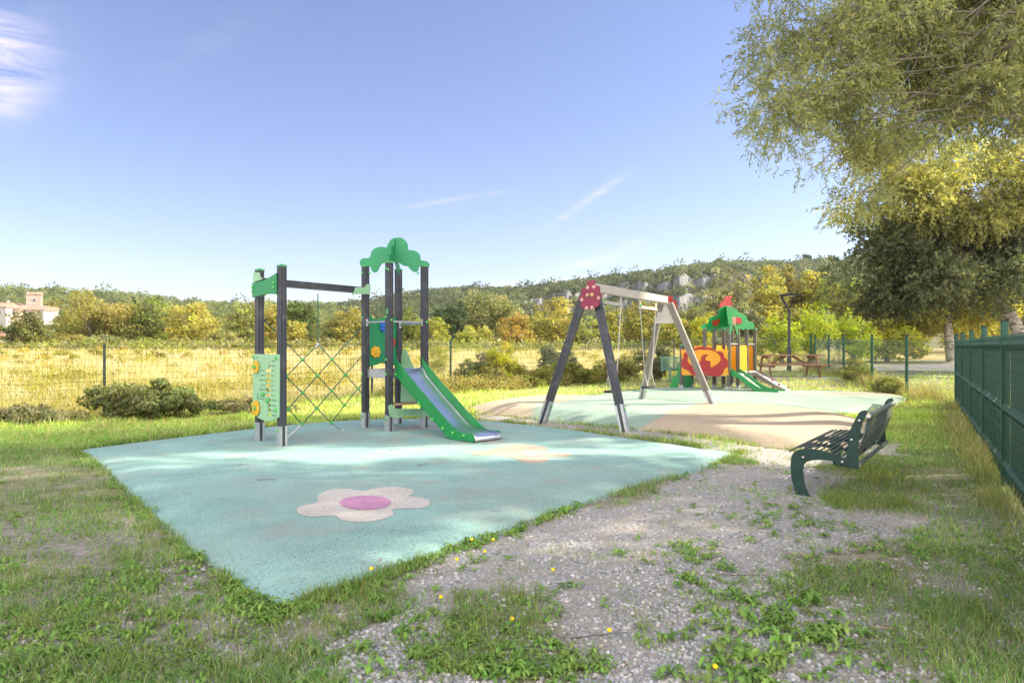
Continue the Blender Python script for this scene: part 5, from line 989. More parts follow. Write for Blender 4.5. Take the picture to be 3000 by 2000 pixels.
ftree(2600, 930, 90, 36, LIME, YEL, 'glowing lime yellow bush behind the corner fence', 'shrub', 'shrub', 'bamboo beyond the back fence', size=.17)
ftree(2680, 965, 50, 40, MIDG, YEL, 'small green yellow bush right of the lime bush', 'shrub', 'shrub', 'bamboo beyond the back fence', size=.15)
# shrubs along the wire fence
def shrub(loc, rx, ry, h, n, size, base, mix, label, name='shrub', clump=.18, mixf=.35, group='brambles and shrubs along the wire fence', aspect=.6, droop=0., extra=0):
    bl = [(0, 0, h * .42, rx, ry, h * .5)]
    for k in range(5 + extra): a = random.uniform(0, 6.28); bl.append((math.cos(a) * rx * .6, math.sin(a) * ry * .5, h * random.uniform(.3, .8), rx * .36, ry * .4, h * .28))
    r = tree(name, label, 'shrub', loc, bl, n, clump, size, base, mix, mixf, group=group, trunk=False, aspect=aspect, droop=droop, cvar=.2)
    mb = MB(); z = float(gz(*loc))
    for k in range(34): a = random.uniform(0, 6.28); q_ = random.uniform(.3, 1.05); p1 = (loc[0] + math.cos(a) * rx * q_, loc[1] + math.sin(a) * ry * q_, z + h * random.uniform(.3, 1.0) * (1.15 - q_ * .5)); limb(mb, (loc[0] + math.cos(a) * rx * .4, loc[1] + math.sin(a) * ry * .4, z - .05), p1, .007, .003, .12, 5, 4)
    mb.build('stems', MT['stick'], r); return r
shrub((-7.2, 13.6), 1.6, .75, .72, 13000, .062, (.15, .19, .075), (.27, .29, .12), 'dark leafy bramble mound at the fence post on the left', clump=.15, aspect=.8, extra=4)
shrub((-9.0, 12.9), .9, .5, .30, 4000, .06, (.17, .18, .10), (.26, .24, .15), 'low grey bramble left of the fence post', clump=.14, extra=3)
shrub((-5.5, 14.5), 1.0, .5, .30, 4000, .06, (.18, .2, .09), (.3, .28, .15), 'low dry bramble tail right of the bramble mound', clump=.13, extra=3)
shrub((-10.4, 12.1), 1.1, .5, .26, 3000, .06, (.16, .2, .09), (.24, .24, .13), 'low grassy bramble at the left edge under the fence', clump=.14, extra=3)
shrub((-.3, 21.3), .58, .55, 1.55, 6500, .075, YEL, LIME, 'bright yellow willow shrub at the fence left of the swing', clump=.16, aspect=.3)
shrub((-1.0, 20.9), .95, .6, .85, 5000, .075, (.16, .16, .06), OLIVE, 'dark bramble thicket below the yellow willow shrub', clump=.16)
shrub((.6, 21.6), .9, .6, .7, 4200, .075, YG, GOLD, 'yellowish bramble mass between the willow shrub and the swing', clump=.16)
shrub((2.2, 22.6), 1.1, .6, .8, 5000, .08, OLIVE, YG, 'tangled ochre bramble behind the near swing seat', clump=.17)
shrub((3.7, 23.7), .9, .6, .95, 4500, .08, PALE, GOLD, 'pale ochre bramble between the swing seats', clump=.17)
shrub((5.0, 25.0), .9, .6, 1.3, 4200, .08, (.14, .15, .06), GREY, 'greyish shrub at the fence left of the far bench', clump=.2)
shrub((-2.9, 26.5), .5, .5, 1.5, 3500, .10, YG, (.30, .32, .06), 'tuft of tall green reeds behind the right tower post', clump=.16, aspect=.12)
shrub((-.9, 27.0), .9, .8, 1.25, 3500, .10, (.17, .15, .09), GREY, 'bare brown bush in the field behind the slide', clump=.2)
shrub((2.0, 29.0), .9, .8, 1.2, 3500, .11, (.13, .14, .07), GREY, 'grey bush in the field behind the left swing leg', clump=.2)
shrub((8.3, 26.2), .5, .5, 1.3, 3000, .08, PALE, YEL, 'pale weedy shrub behind the picnic table', clump=.14)
shrub((10.6, 21.0), .45, .9, .75, 3500, .06, PALE, YG, 'tall pale weeds at the foot of the corner fence', clump=.12)
shrub((10.2, 18.6), .4, .8, .55, 3500, .055, YG, PALE, 'yellow weeds beside the corner fence post', clump=.1)
# ------------------------------------------------------------------ the big trees on the right
def twiggy(name, label, cat, root, trunk_pts, tr, blobs, n, twig, leaf, asp, base, mix, mixf, droop, bark, group=None, per=14, cvar=.16, nb=26, extra_trunks=(), cs=1.5):
    """leaves grow in rows along drooping twigs that fill the crown"""
    z = float(gz(*root)); r = empty(name, (root[0], root[1], z), label, cat, group); mb = MB()
    tp = [Vector((p[0], p[1], p[2])) for p in trunk_pts]; mb.tube(cr([tuple(p) for p in tp], 4, False), [tr * (1 - .55 * i / (4 * (len(tp) - 1))) for i in range(4 * (len(tp) - 1) + 1)], 12)
    for e in extra_trunks: mb.tube(cr(e[0], 4, False), [e[1] * (1 - .5 * i / (4 * (len(e[0]) - 1))) for i in range(4 * (len(e[0]) - 1) + 1)], 9)
    crn = []
    for b in blobs:
        for _ in range(max(2, nb // len(blobs))):
            d = rv(1)[0]; tgt = Vector((b[0] + d[0] * b[3] * .75, b[1] + d[1] * b[4] * .75, b[2] + d[2] * b[5] * .6)); st = tp[random.randint(len(tp) // 2, len(tp) - 1)]
            pts = limb(mb, st, tgt, tr * .085, .008, .06, 6, 6)
            for q_ in range(3): s0 = pts[random.randint(3, 5)]; d2 = Vector(rv(1)[0]); limb(mb, s0, s0 + Vector((d2.x, d2.y, d2.z * .5)) * min(b[3], 1.8), .012, .004, .08, 4, 4)
    smooth(mb.build('trunk', MT[bark], r))
    nt2 = n // per; P, Q, I, k = crown_pts(blobs, nt2, twig * cs, .4, .7); nt2 = len(P); D_ = Q * .8 + rv(nt2) * .6; D_[:, 2] -= droop; D_ /= np.linalg.norm(D_, axis=1, keepdims=True)
    t = (np.arange(per) + .5) / per; C = P[:, None, :] + D_[:, None, :] * (t[None, :, None] * twig) ; C[:, :, 2] -= droop * .35 * twig * (t ** 2)[None, :]
    C = C.reshape(-1, 3) + RNG.normal(size=(nt2 * per, 3)) * leaf * .25; A = np.repeat(D_, per, 0) * .7 + rv(nt2 * per) * .75; A[:, 2] -= droop * .5
    col = jitter(base, nt2 * per, .14, mix, mixf); cc = np.clip(1 + RNG.normal(size=(k, 1)) * cvar, .55, 1.5); col = np.clip(col * np.repeat(cc[I], per, 0), .003, .9)
    s = leaf * (.65 + .7 * RNG.random(nt2 * per)); V, lo, sz, c = leafcards(C, A, rv(nt2 * per), s, s * asp, col); link('crown', npmesh('crown', V, lo, sz, c), LEAF, r)
    return r
def B4(px, py, hw, hh, d, dd=None): s = FPX / d; return ((px - CX) / s, d, EYE + (HY - py) / s, hw / s, dd or hw / s, hh / s)
WIL = (.30, .34, .20)
# willow whose branches hang into the top right of the picture
twiggy('willow_tree', 'large grey green willow whose branches hang into the top right sky', 'tree', (13.0, 12.5), [(13.0, 12.5, 0), (12.9, 12.5, 1.8), (12.4, 12.4, 4), (11.6, 12.2, 6), (10.6, 12.0, 8), (9.8, 12, 10)], .34,
 [B4(2420, 200, 130, 230, 12), B4(2300, 60, 90, 160, 12.5), B4(2330, 300, 90, 100, 11.5), B4(2640, 120, 230, 280, 12.5), B4(2950, 80, 260, 300, 12.5), B4(2560, 400, 90, 90, 12), B4(2800, 370, 220, 90, 12.5), B4(2230, 300, 55, 50, 11.5, .5), B4(2245, 180, 45, 60, 11.8, .5), B4(2290, 390, 60, 45, 11.5, .5), B4(2430, 480, 35, 35, 11.5, .4), B4(2500, 590, 40, 45, 12.2, .5), B4(3150, 230, 200, 200, 12.5), B4(2700, -260, 330, 200, 12.5, 3), B4(3200, -250, 330, 260, 13, 3)],
 270000, .40, .10, .21, WIL, (.44, .44, .18), .28, .35, 'bark', per=15, cvar=.24, nb=34, cs=1.05)
# sunlit golden crown behind the willow
twiggy('golden_tree', 'sunlit golden leafed tree hanging behind the willow on the right', 'tree', (23.5, 23.8), [(23.5, 23.8, 0), (23, 23.8, 2.5), (21.5, 23.8, 5), (19.5, 23.8, 8)], .3,
 [B4(2600, 520, 110, 120, 23.8, 1.0), B4(2520, 600, 50, 50, 23.6, .6), B4(2700, 590, 110, 110, 23.8, 1.1), B4(2850, 560, 200, 150, 24, 1.0), B4(3100, 520, 200, 200, 24, 1.0), B4(2560, 440, 60, 70, 23.6, .7)], 52000, .5, .13, .38, (.35, .37, .16), (.48, .46, .18), .4, .3, 'bark', per=12, cvar=.25, nb=24)
# dark poplar with pale leaning trunks
twiggy('poplar_tree', 'dark leaved poplar with pale leaning trunks behind the right fence', 'tree', (19.0, 25.0), [(19.2, 25, .2), (18.6, 25, 2.0), (17.7, 25, 3.4), (16.9, 25.2, 4.6), (16.0, 25.4, 5.6)], .27,
 [B4(2560, 720, 85, 85, 25, 1.4), B4(2880, 840, 130, 50, 24.3, .8), B4(2960, 800, 90, 60, 24.2, .7), B4(2700, 760, 150, 140, 25.5, 2.), B4(2870, 700, 170, 150, 25.5, 2.2), B4(2640, 850, 150, 70, 24.5, 1.6), B4(3050, 720, 170, 180, 26, 2.2), B4(2500, 790, 40, 55, 24.8, .7), B4(2740, 640, 90, 60, 25, 1.)],
 100000, .5, .12, .62, (.18, .22, .14), (.29, .31, .17), .3, .1, 'bark_pale', per=12, cvar=.3, nb=30,
 extra_trunks=[([(19.4, 25.1, .2), (19.2, 25.1, 2.2), (18.7, 25.0, 4.4), (18.5, 25, 6.4)], .24), ([(19.3, 25.0, .3), (19.7, 24.9, 2.0), (20.2, 24.9, 3.4), (20.6, 24.9, 5.5)], .26), ([(18.7, 25, 1.9), (18.9, 24.9, 2.9), (19.3, 24.9, 4.4)], .15)])
# mid-distance lit tree with pale trunk
twiggy('poplar_tree', 'sunlit olive poplar with slim pale trunk beyond the fence corner', 'tree', (23.0, 36.0), [(23.2, 36, 0.4), (23.0, 36, 2.4), (22.9, 36, 4.2), (22.6, 36, 5.6)], .26,
 [B4(2700, 890, 90, 60, 36, 1.6), B4(2800, 860, 110, 70, 36, 1.8), B4(2880, 920, 70, 50, 36, 1.4), B4(2760, 800, 90, 60, 36, 1.5)], 34000, .6, .15, .6, (.30, .29, .09), YEL, .35, .1, 'bark_pale', per=10, cvar=.25, nb=18)
# trees out of view to the right that shade the near ground
for (x, y, zc, rx, ry, rz, n) in ((13.0, 4.6, 9.3, 3.0, 2.4, 3.9, 12000), (15.6, 8.5, 11.2, 3.2, 2.5, 4.6, 17000), (17.0, 14.0, 13.0, 3.4, 2.6, 3.2, 9000), (12.0, 0.5, 8.6, 3.0, 2.4, 3.9, 9000), (18.5, 5.5, 13.0, 3.0, 3.0, 3.6, 8000)):
    bl = [(0, 0, zc, rx * .85, ry * .85, rz * .85)] + [(random.uniform(-1, 1) * rx * .6, random.uniform(-1, 1) * ry * .6, zc + random.uniform(-1, 1) * rz * .6, rx * .45, ry * .45, rz * .4) for _ in range(6)]
    tree('shade_tree', 'tall leafy tree standing behind the right fence outside the picture', 'tree', (x, y), bl, n, .42, .16, (.16, .18, .09), MIDG, .4, .28, 'trees behind the right fence outside the picture')
# ------------------------------------------------------------------ woods on the hills
def hillwood():
    n = 11500; px = RNG.uniform(-500, 3500, n); y = 150 + (402 - 150) * RNG.random(n) ** .62; x = (px - CX) / FPX * y
    e = 1.5; gx = hillz(x, y + e) - hillz(x, y - e); slope = np.abs(gx) / (2 * e); keep = (slope < 1.1) | (RNG.random(n) < .5); keep &= ~((px > -60) & (px < 175) & (y > 205) & (y < 312)); x = x[keep]; y = y[keep]; px = px[keep]; n = len(x); z = hillz(x, y)
    R = (1.5 + 2.2 * RNG.random(n) ** 1.6) * np.where(px < 900, 1.15, 1.0); big = RNG.random(n) < .03; R = np.where(big, R * 1.45, R); R = np.where(slope[keep] > .8, R * .6, R)
    m = 44; k = n * m; d = rv(k); d[:, 2] = np.abs(d[:, 2]) * 1.0 - .15; Rr = np.repeat(R, m); h = np.repeat(np.where(big, 1.3, .85), m)
    C = np.stack([np.repeat(x, m), np.repeat(y, m), np.repeat(z + R * .45, m)], 1) + d * Rr[:, None] * (.75 + .35 * RNG.random((k, 1))) * np.stack([np.ones(k), np.ones(k), h], 1)
    warm = (px < 1000)[:, None]; b1 = np.where(warm, np.array([.13, .175, .06]), np.array([.070, .10, .058])); b2 = np.where(warm, np.array([.29, .32, .11]), np.array([.17, .195, .10])); t = (RNG.random((n, 1)) ** 1.4); base = (b1 * (1 - t) + b2 * t) * (1 + RNG.normal(size=(n, 1)) * .14)
    col = np.clip(np.repeat(base, m, 0) * (1 + RNG.normal(size=(k, 1)) * .12), .01, .8); s = .55 * Rr ** .5 * (.7 + .6 * RNG.random(k)); s = s * 1.05
    V, lo, sz, c = leafcards(C, rv(k), d + rv(k) * .35, s, s * .8, col); tag(link('hillside_wood', npmesh('hillside_wood', V, lo, sz, c), LEAF), 'scrubby green oak and pine wood covering the hills behind the field', 'wood', kind='stuff')
hillwood()
# the lone pines on the ridge
def pine(px, top, hw, label, d=398):
    x = (px - CX) / FPX * d; z0 = float(gz(x, d)); H = EYE + (HY - top) / FPX * d - z0; R = hw / FPX * d
    tree('pine_tree', label, 'pine tree', (x, d), [(0, 0, H * .72, R, R, H * .28), (R * .3, 0, H * .55, R * .7, R * .7, H * .2)], 1500, R * .3, .9, (.06, .09, .04), (.09, .11, .05), .3, .3, 'lone pines on the ridge', top=H * .7)
pine(2367, 744, 14, 'umbrella pine on the ridge just left of the poplar'); pine(2106, 757, 11, 'dark pine on the ridge above the play unit'); pine(1903, 788, 10, 'small pine on the ridge right of the swing beam'); pine(1731, 810, 9, 'pine on the ridge just left of the ladybird board'); pine(1374, 836, 10, 'pine on the ridge above the slide')
# ------------------------------------------------------------------ grass, weeds, stones
def rays(n, ylo, yhi, pw=1.0, wid=1.06):
    """ground positions spread evenly over what can be seen, a little wider than the picture"""
    v0, v1 = EYE / yhi, EYE / ylo; v = v0 + (v1 - v0) * RNG.random(n) ** pw; y = EYE / v; px = RNG.uniform(-.78, .78, n) * wid; return px * y, y
def blades(name, x, y, hgt, wid, col, label, lean=.45, cat='grass'):
    n = len(x); z = gz(x, y) - .004; a = RNG.random(n) * 6.283; A = np.stack([np.cos(a), np.sin(a), np.zeros(n)], 1); b = RNG.random(n) * 6.283; Dn = np.stack([np.cos(b), np.sin(b), np.zeros(n)], 1) * (lean * (.3 + RNG.random(n)))[:, None]
    P = np.stack([x, y, z], 1); h = hgt[:, None]; up = np.array([0, 0, 1.]); w = wid[:, None]
    m = P + up * h * .55 + Dn * h * .35; t = P + up * h * (1 - .25 * np.linalg.norm(Dn, axis=1, keepdims=True)) + Dn * h * 1.05
    V = np.stack([P - A * w * .5, P + A * w * .5, m + A * w * .42, m - A * w * .42, t], 1).reshape(-1, 3); i = (np.arange(n) * 5)[:, None]; lo = np.concatenate([i + np.array([[0, 1, 2, 3]]), i + np.array([[3, 2, 4]])], 1).ravel(); sz = np.tile([4, 3], n)
    o = link(name, npmesh(name, V, lo, sz, np.repeat(col, 5, 0)), GRASSM); return tag(o, label, cat, kind='stuff')
def clumped(x, y, sc, lo, hi): return ss(lo, hi, fbm(x, y, 3, sc))
# short lawn and rough grass
def lawn():
    X = []; Y = []
    for n, a, b in ((560000, 2.7, 8), (300000, 8, 14), (150000, 13, 27)): 
        x, y = rays(n, a, b, .8); X.append(x); Y.append(y)
    x = np.concatenate(X); y = np.concatenate(Y); g, f, s, p = zones(x, y); near = ss(6.8, 5.6, y) * ss(-1.5, -.3, x); tuft = clumped(x, y, 2.4, .40, .62); fine = clumped(x + 5, y, 7., .38, .6)
    far = ss(7.5, 10, y); rt = ss(1.5, 3.0, x) * ss(4.5, 6.5, y)
    dens = (.05 + .85 * ss(.2, .9, tuft)) * (.12 + .88 * ss(.15, .9, fine)); dens = np.maximum(dens * .85, far * .95); dens = np.maximum(dens, rt * (.25 + .5 * fine)); dens *= (1 - .72 * s * (1 - far)); dens *= np.where(g > .5, .025 + .30 * tuft * fine, 1); 
    dens *= 1 - .55 * near; dens = np.where((x < -1) & (y > 5.2), np.maximum(dens, .55 * (.3 + .7 * fine)), dens); dens = np.where(x > 2.4 + (y - 4) * .5, np.maximum(dens, .5 * (.3 + .7 * fine) * (g < .5)), dens); dens *= 1 - .25 * ss(6, 5, y)
    k = (RNG.random(len(x)) < dens) & ~p & (f < .5); edge = np.zeros(len(x), bool)
    x, y, tuft, far, rt = x[k], y[k], tuft[k], far[k], rt[k]; n = len(x)
    h = (.018 + .05 * RNG.random(n) ** 1.5) * (.7 + .7 * tuft) * (1 + .35 * far); w = .0022 + .0022 * RNG.random(n); w *= np.clip(y / 5, 1, 3.4); h *= np.clip(y / 9, 1, 1.6)
    c = jitter((.19, .36, .095), n, .22, (.44, .42, .27), .30); lush = clumped(x + 30, y, .7, .4, .65)[:, None]; c = c * (1 + .25 * lush * np.array([.7, 1.0, .2])); c = c * (1 + ss(8, 14, y)[:, None] * np.array([1.0, .58, .2]))  # last factor: sunlight on the far grass painted into the blade colour
    blades('short_grass', x, y, h, w, np.clip(c, 0, .9), 'short green grass over the lawn and between the bare patches', .8)
lawn()
# longer tufts: round the pad, along the fences, round the bench
def tufts():
    xs = []; ys = []; hs = []
    def ring(poly, n, off, h, skip=None):
        P = np.array(cr(poly, 8)); c = P.mean(0); idx = RNG.integers(0, len(P), n); t = RNG.random(n)[:, None]; q_ = P[idx] * (1 - t) + P[(idx + 1) % len(P)] * t; d = q_ - c; d /= np.linalg.norm(d, axis=1, keepdims=True)
        cl_ = clumped(q_[:, 0], q_[:, 1], 2.2, .42, .6); o_ = np.abs(RNG.normal(size=n)) * off - .02; q_ = q_ + d * o_[:, None]; kp = RNG.random(n) < (.15 + .85 * cl_); xs.append(q_[kp, 0]); ys.append(q_[kp, 1]); hs.append(h * (.4 + RNG.random(kp.sum())) * (.6 + .6 * cl_[kp]))
    ring(PAD1, 15000, .12, .07); ring(PAD2, 6000, .14, .07); ring(PAD3, 5000, .12, .07)
    def line(a, b, n, off, h, bias=0.):
        t = RNG.random(n); x = a[0] + (b[0] - a[0]) * t; y = a[1] + (b[1] - a[1]) * t; L_ = math.hypot(b[0] - a[0], b[1] - a[1]); nx, ny = -(b[1] - a[1]) / L_, (b[0] - a[0]) / L_; o_ = RNG.normal(size=n) * off + bias; xs.append(x + nx * o_); ys.append(y + ny * o_); hs.append(h * (.35 + RNG.random(n)) * (.5 + clumped(x, y, 1.2, .3, .7)))
    line(pr_[1], pr_[-1], 6000, .11, .15, .12); line(pr_[2], pr_[-1], 2000, .11, .22, .12); line(pr2[0], pr2[-1], 9000, .25, .32, .2)
    for i in range(1, len(FENCE_A) - 1): line(FENCE_A[i], FENCE_A[i + 1], 2600, .35, .22)
    line((-14, 9.5), (-8.3, 13.4), 5000, .4, .22)
    line((3.3, 6.5), (4.4, 8.1), 1800, .20, .08)
    line((2.9, 6.3), (3.6, 6.2), 2600, .18, .12)
    # scattered tufts of coarse grass
    nt3 = 420; tx_, ty_ = rays(nt3, 2.9, 10, .8); g, f, s, p = zones(tx_, ty_); kp = ~p & (g < .5) | (RNG.random(nt3) < .06) & ~p; tx_, ty_ = tx_[kp], ty_[kp]; m = 34; sp = .03 + .05 * RNG.random(len(tx_)); xs.append((tx_[:, None] + RNG.normal(size=(len(tx_), m)) * sp[:, None]).ravel()); ys.append((ty_[:, None] + RNG.normal(size=(len(tx_), m)) * sp[:, None]).ravel()); hs.append(np.repeat(.05 + .07 * RNG.random(len(tx_)), m) * (.5 + .8 * RNG.random(len(tx_) * m)))
    x = np.concatenate(xs); y = np.concatenate(ys); h = np.concatenate(hs); _, _, _, p = zones(x, y); kp = (y > 2.6) & ~(p & (RNG.random(len(x)) < .93)); x, y, h = x[kp], y[kp], h[kp]; n = len(x); w = (.0026 + .002 * RNG.random(n)) * np.clip(y / 6, 1, 2.6)
    dry = np.clip((h - .14) / .14, 0, 1)[:, None]; c = jitter((.22, .32, .085), n, .2, (.32, .36, .11), .3) * (1 - dry) + jitter((.50, .45, .25), n, .2, (.32, .35, .12), .4) * dry
    blades('rough_grass', x, y, h, w, np.clip(c, 0, .9), 'longer grass tufts along the pad edges and the fences', .6)
tufts()
# dry field beyond the wire fence
def field():
    X = []; Y = []
    for n, a, b in ((120000, 11, 24), (120000, 20, 95)):
        x, y = rays(n, a, b, .9); X.append(x); Y.append(y)
    x = np.concatenate(X); y = np.concatenate(Y); be = beyond(x, y); kp = (be > .25) & (x < 16 + (y - 30) * .4) ; x, y = x[kp], y[kp]; n = len(x); patch = clumped(x, y, .22, .4, .62); pt2 = clumped(x + 70, y, .6, .42, .6)
    kk = RNG.random(n) < (.55 + .45 * pt2); x, y, patch, pt2 = x[kk], y[kk], patch[kk], pt2[kk]; n = len(x)
    h = (.16 + .26 * RNG.random(n)) * (.65 + .7 * pt2); w = .006 * np.clip(y / 13, 1, 7) * (.6 + .8 * RNG.random(n)); c = jitter((.60, .54, .34), n, .16, (.68, .63, .46), .4); gr = jitter((.34, .36, .11), n, .2, (.45, .40, .09), .4); kg = (RNG.random(n) < .22 + .55 * patch)[:, None]; c = np.where(kg, gr, c)
    blades('dry_meadow', x, y, h, w, np.clip(c, 0, .9), 'dry yellow meadow grass filling the field beyond the wire fence', .5, 'meadow')
    # leafy weeds growing through it
    nb = 1500; x, y = rays(nb, 14, 75, .9); be = beyond(x, y); kp = (be > .7) & (x < 12 + (y - 30) * .3) & (clumped(x, y, .25, .42, .55) > RNG.random(nb) * .9); x, y = x[kp], y[kp]; nb = len(x); m = 70; R = (.16 + .22 * RNG.random(nb)); k = nb * m; d = rv(k); d[:, 2] = np.abs(d[:, 2]); C = np.stack([np.repeat(x, m), np.repeat(y, m), np.repeat(gz(x, y) + .04, m)], 1) + d * np.repeat(R, m)[:, None] * (.5 + .6 * RNG.random((k, 1))) * np.array([1.5, 1.5, 1.15]); s = .045 * np.clip(np.repeat(y, m) / 16, 1, 4) * (.6 + .8 * RNG.random(k))
    c = np.repeat(jitter((.30, .31, .055), nb, .2, (.44, .36, .08), .35), m, 0) * (1 + RNG.normal(size=(k, 1)) * .15); V, lo, sz, cc = leafcards(C, rv(k), d + rv(k) * .6, s, s * .75, np.clip(c, 0, .9)); tag(link('field_weeds', npmesh('field_weeds', V, lo, sz, cc), LEAF), 'leafy yellow green weeds scattered through the dry field', 'weeds', kind='stuff')
    # continuous low bank of brambles and weeds on our side of the back fence
    nb = 1100; t = RNG.random(nb) * 9.0; x = -3.2 + .73 * t + RNG.normal(size=nb) * .1; y = 18.2 + .68 * t + RNG.normal(size=nb) * .32; m = 60; R = .14 + .16 * RNG.random(nb); k = nb * m; d = rv(k); d[:, 2] = np.abs(d[:, 2]); C = np.stack([np.repeat(x, m), np.repeat(y, m), np.repeat(gz(x, y) + .02, m)], 1) + d * np.repeat(R, m)[:, None] * (.5 + .7 * RNG.random((k, 1))) * np.array([1.3, 1.2, 1.5]); s = .055 * (.6 + .8 * RNG.random(k))
    c = np.repeat(jitter((.34, .34, .11), nb, .22, (.46, .38, .17), .4), m, 0) * (1 + RNG.normal(size=(k, 1)) * .15); V, lo, sz, cc = leafcards(C, rv(k), d + rv(k) * .6, s, s * .6, np.clip(c, 0, .9)); tag(link('hedge_weeds', npmesh('hedge_weeds', V, lo, sz, cc), LEAF), 'tangled weeds growing up the wire fence behind the pads', 'weeds', kind='stuff')
field()
# broad leaved rosettes: each leaf is a toothed arching strip
def rosettes():
    cx_ = []; cy_ = []; sc = []
    n = 3600; x, y = rays(n, 2.75, 9.5, .85); g, f, s, p = zones(x, y); cl_ = clumped(x + 12, y + 3, 1.5, .44, .60); k = ~p & (RNG.random(n) < np.where(g > .5, .02 + .40 * cl_ * (fbm(x, y + 50, 2, .9) > .50),   .08 + .50 * cl_)); cx_.append(x[k]); cy_.append(y[k]); sc.append(.28 + .34 * RNG.random(k.sum()) ** 1.5 + .14 * cl_[k])
    for (px, py), m, sp, a in [((2290, 1900), 26, .17, 1.25), ((2340, 1800), 20, .15, 1.3), ((2380, 1840), 20, .15, 1.2), ((2170, 2000), 14, .15, 1.3), ((2230, 1985), 12, .14, 1.2), ((1960, 1620), 20, .2, .9), ((2050, 1690), 16, .16, .95), ((2020, 1630), 12, .13, .9), ((2110, 1730), 14, .12, .9), ((2300, 1510), 20, .2, .9), ((2400, 1540), 16, .2, .85), ((2270, 1480), 10, .12, .8), ((2130, 1800), 12, .12, 1.0), ((1090, 1720), 14, .13, 1.0), ((1070, 1700), 8, .1, .9), ((620, 1800), 10, .14, 1.0), ((280, 1750), 16, .2, 1.0), ((150, 1880), 14, .15, 1.1), ((420, 1700), 10, .16, 1.0), ((980, 1960), 16, .14, 1.1), ((1200, 1560), 8, .1, .8), ((1380, 1650), 9, .1, .8), ((1730, 1460), 9, .12, .8), ((1880, 1440), 8, .1, .8), ((2000, 1390), 12, .2, .7), ((2120, 1330), 9, .16, .6), ((2310, 1390), 6, .1, .8), ((1240, 1830), 12, .12, 1.0), ((1960, 1880), 8, .1, .9), ((2350, 1690), 10, .15, .9), ((1500, 1930), 12, .13, 1.0), ((1640, 1760), 9, .12, .9)]:
        X0, Y0 = gp('f', (px, py)); cx_.append(X0 + RNG.normal(size=m) * sp); cy_.append(Y0 + RNG.normal(size=m) * sp); sc.append(a * .68 * (.6 + .6 * RNG.random(m)))
    P_ = np.array(cr(PAD1, 12)); c0_ = P_.mean(0); q_ = P_[RNG.integers(0, len(P_), 900)]; q_ = q_ + (q_ - c0_) / np.linalg.norm(q_ - c0_, axis=1, keepdims=True) * (.02 + np.abs(RNG.normal(size=900)) * .09)[:, None] + RNG.normal(size=(900, 2)) * .03; k = (clumped(q_[:, 0], q_[:, 1], 1.9, .46, .58) > RNG.random(900)) & (q_[:, 1] < 10.5); cx_.append(q_[k, 0]); cy_.append(q_[k, 1]); sc.append(.35 + .45 * RNG.random(k.sum()))
    x = np.concatenate(cx_); y = np.concatenate(cy_); sc = np.concatenate(sc); _, _, _, p = zones(x, y); k = ~p; x, y, sc = x[k], y[k], sc[k]; nr = len(x); L_ = 9; n = nr * L_
    X = np.repeat(x, L_); Y = np.repeat(y, L_); Z = np.repeat(gz(x, y), L_); s = np.repeat(sc, L_) * (.55 + .6 * RNG.random(n)) * .085; a = RNG.random(n) * 6.283; D_ = np.stack([np.cos(a), np.sin(a), np.zeros(n)], 1); Sd = np.stack([-np.sin(a), np.cos(a), np.zeros(n)], 1); rise = .25 + .75 * RNG.random(n)
    prof = [(0, .03, 0.), (.16, .10, .30), (.28, .26, .46), (.36, .13, .56), (.48, .34, .64), (.56, .17, .66), (.68, .40, .64), (.76, .24, .58), (.88, .30, .46), (1.0, .02, .30)]
    V = []
    for t, w, h in prof:
        c_ = np.stack([X, Y, Z + .006], 1) + D_ * (t * s)[:, None] + np.array([0, 0, 1.]) * (h * s * rise)[:, None]
        lift = np.array([0, 0, 1.]) * (w * s * .25)[:, None]; V += [c_ - Sd * (w * s * .5)[:, None] + lift, c_ , c_ + Sd * (w * s * .5)[:, None] + lift]
    V = np.stack(V, 1).reshape(-1, 3); q_ = []
    for i in range(len(prof) - 1): b = 3 * i; q_ += [b, b + 1, b + 4, b + 3, b + 1, b + 2, b + 5, b + 4]
    q_ = np.array(q_); per = 3 * len(prof); lo = (np.arange(n)[:, None] * per + q_[None, :]).ravel(); sz = np.full(n * 2 * (len(prof) - 1), 4); base = jitter((.20, .37, .075), nr, .14, (.28, .42, .10), .4); c = np.repeat(np.repeat(base, L_, 0) * (1 + RNG.normal(size=(n, 1)) * .12), per, 0)
    tag(link('broadleaf_weeds', npmesh('broadleaf_weeds', V, lo, sz, np.clip(c, 0, .9)), GRASSM), 'low bright green broad leaved weeds growing in the gravel and soil', 'weeds', kind='stuff')
    # small round clover-like leaves
    n = 95000; x, y = rays(n, 2.7, 8, .8); g, f, s_, p = zones(x, y); k = ~p & (RNG.random(n) < np.where(g > .5, .06, .8) * clumped(x + 3, y + 8, 3.0, .42, .6)); x, y = x[k], y[k]; n = len(x); C = np.stack([x, y, gz(x, y) + .006 + .02 * RNG.random(n)], 1); Nn = rv(n) * .5; Nn[:, 2] += 1; A = rv(n); A[:, 2] *= .3; s = .010 + .014 * RNG.random(n); V, lo, sz, cc = leafcards(C, A, Nn, s, s * .8, jitter((.21, .34, .08), n, .2)); tag(link('ground_cover', npmesh('ground_cover', V, lo, sz, cc), GRASSM), 'tiny leaved ground cover creeping over the bare soil', 'ground cover', kind='stuff')
rosettes()
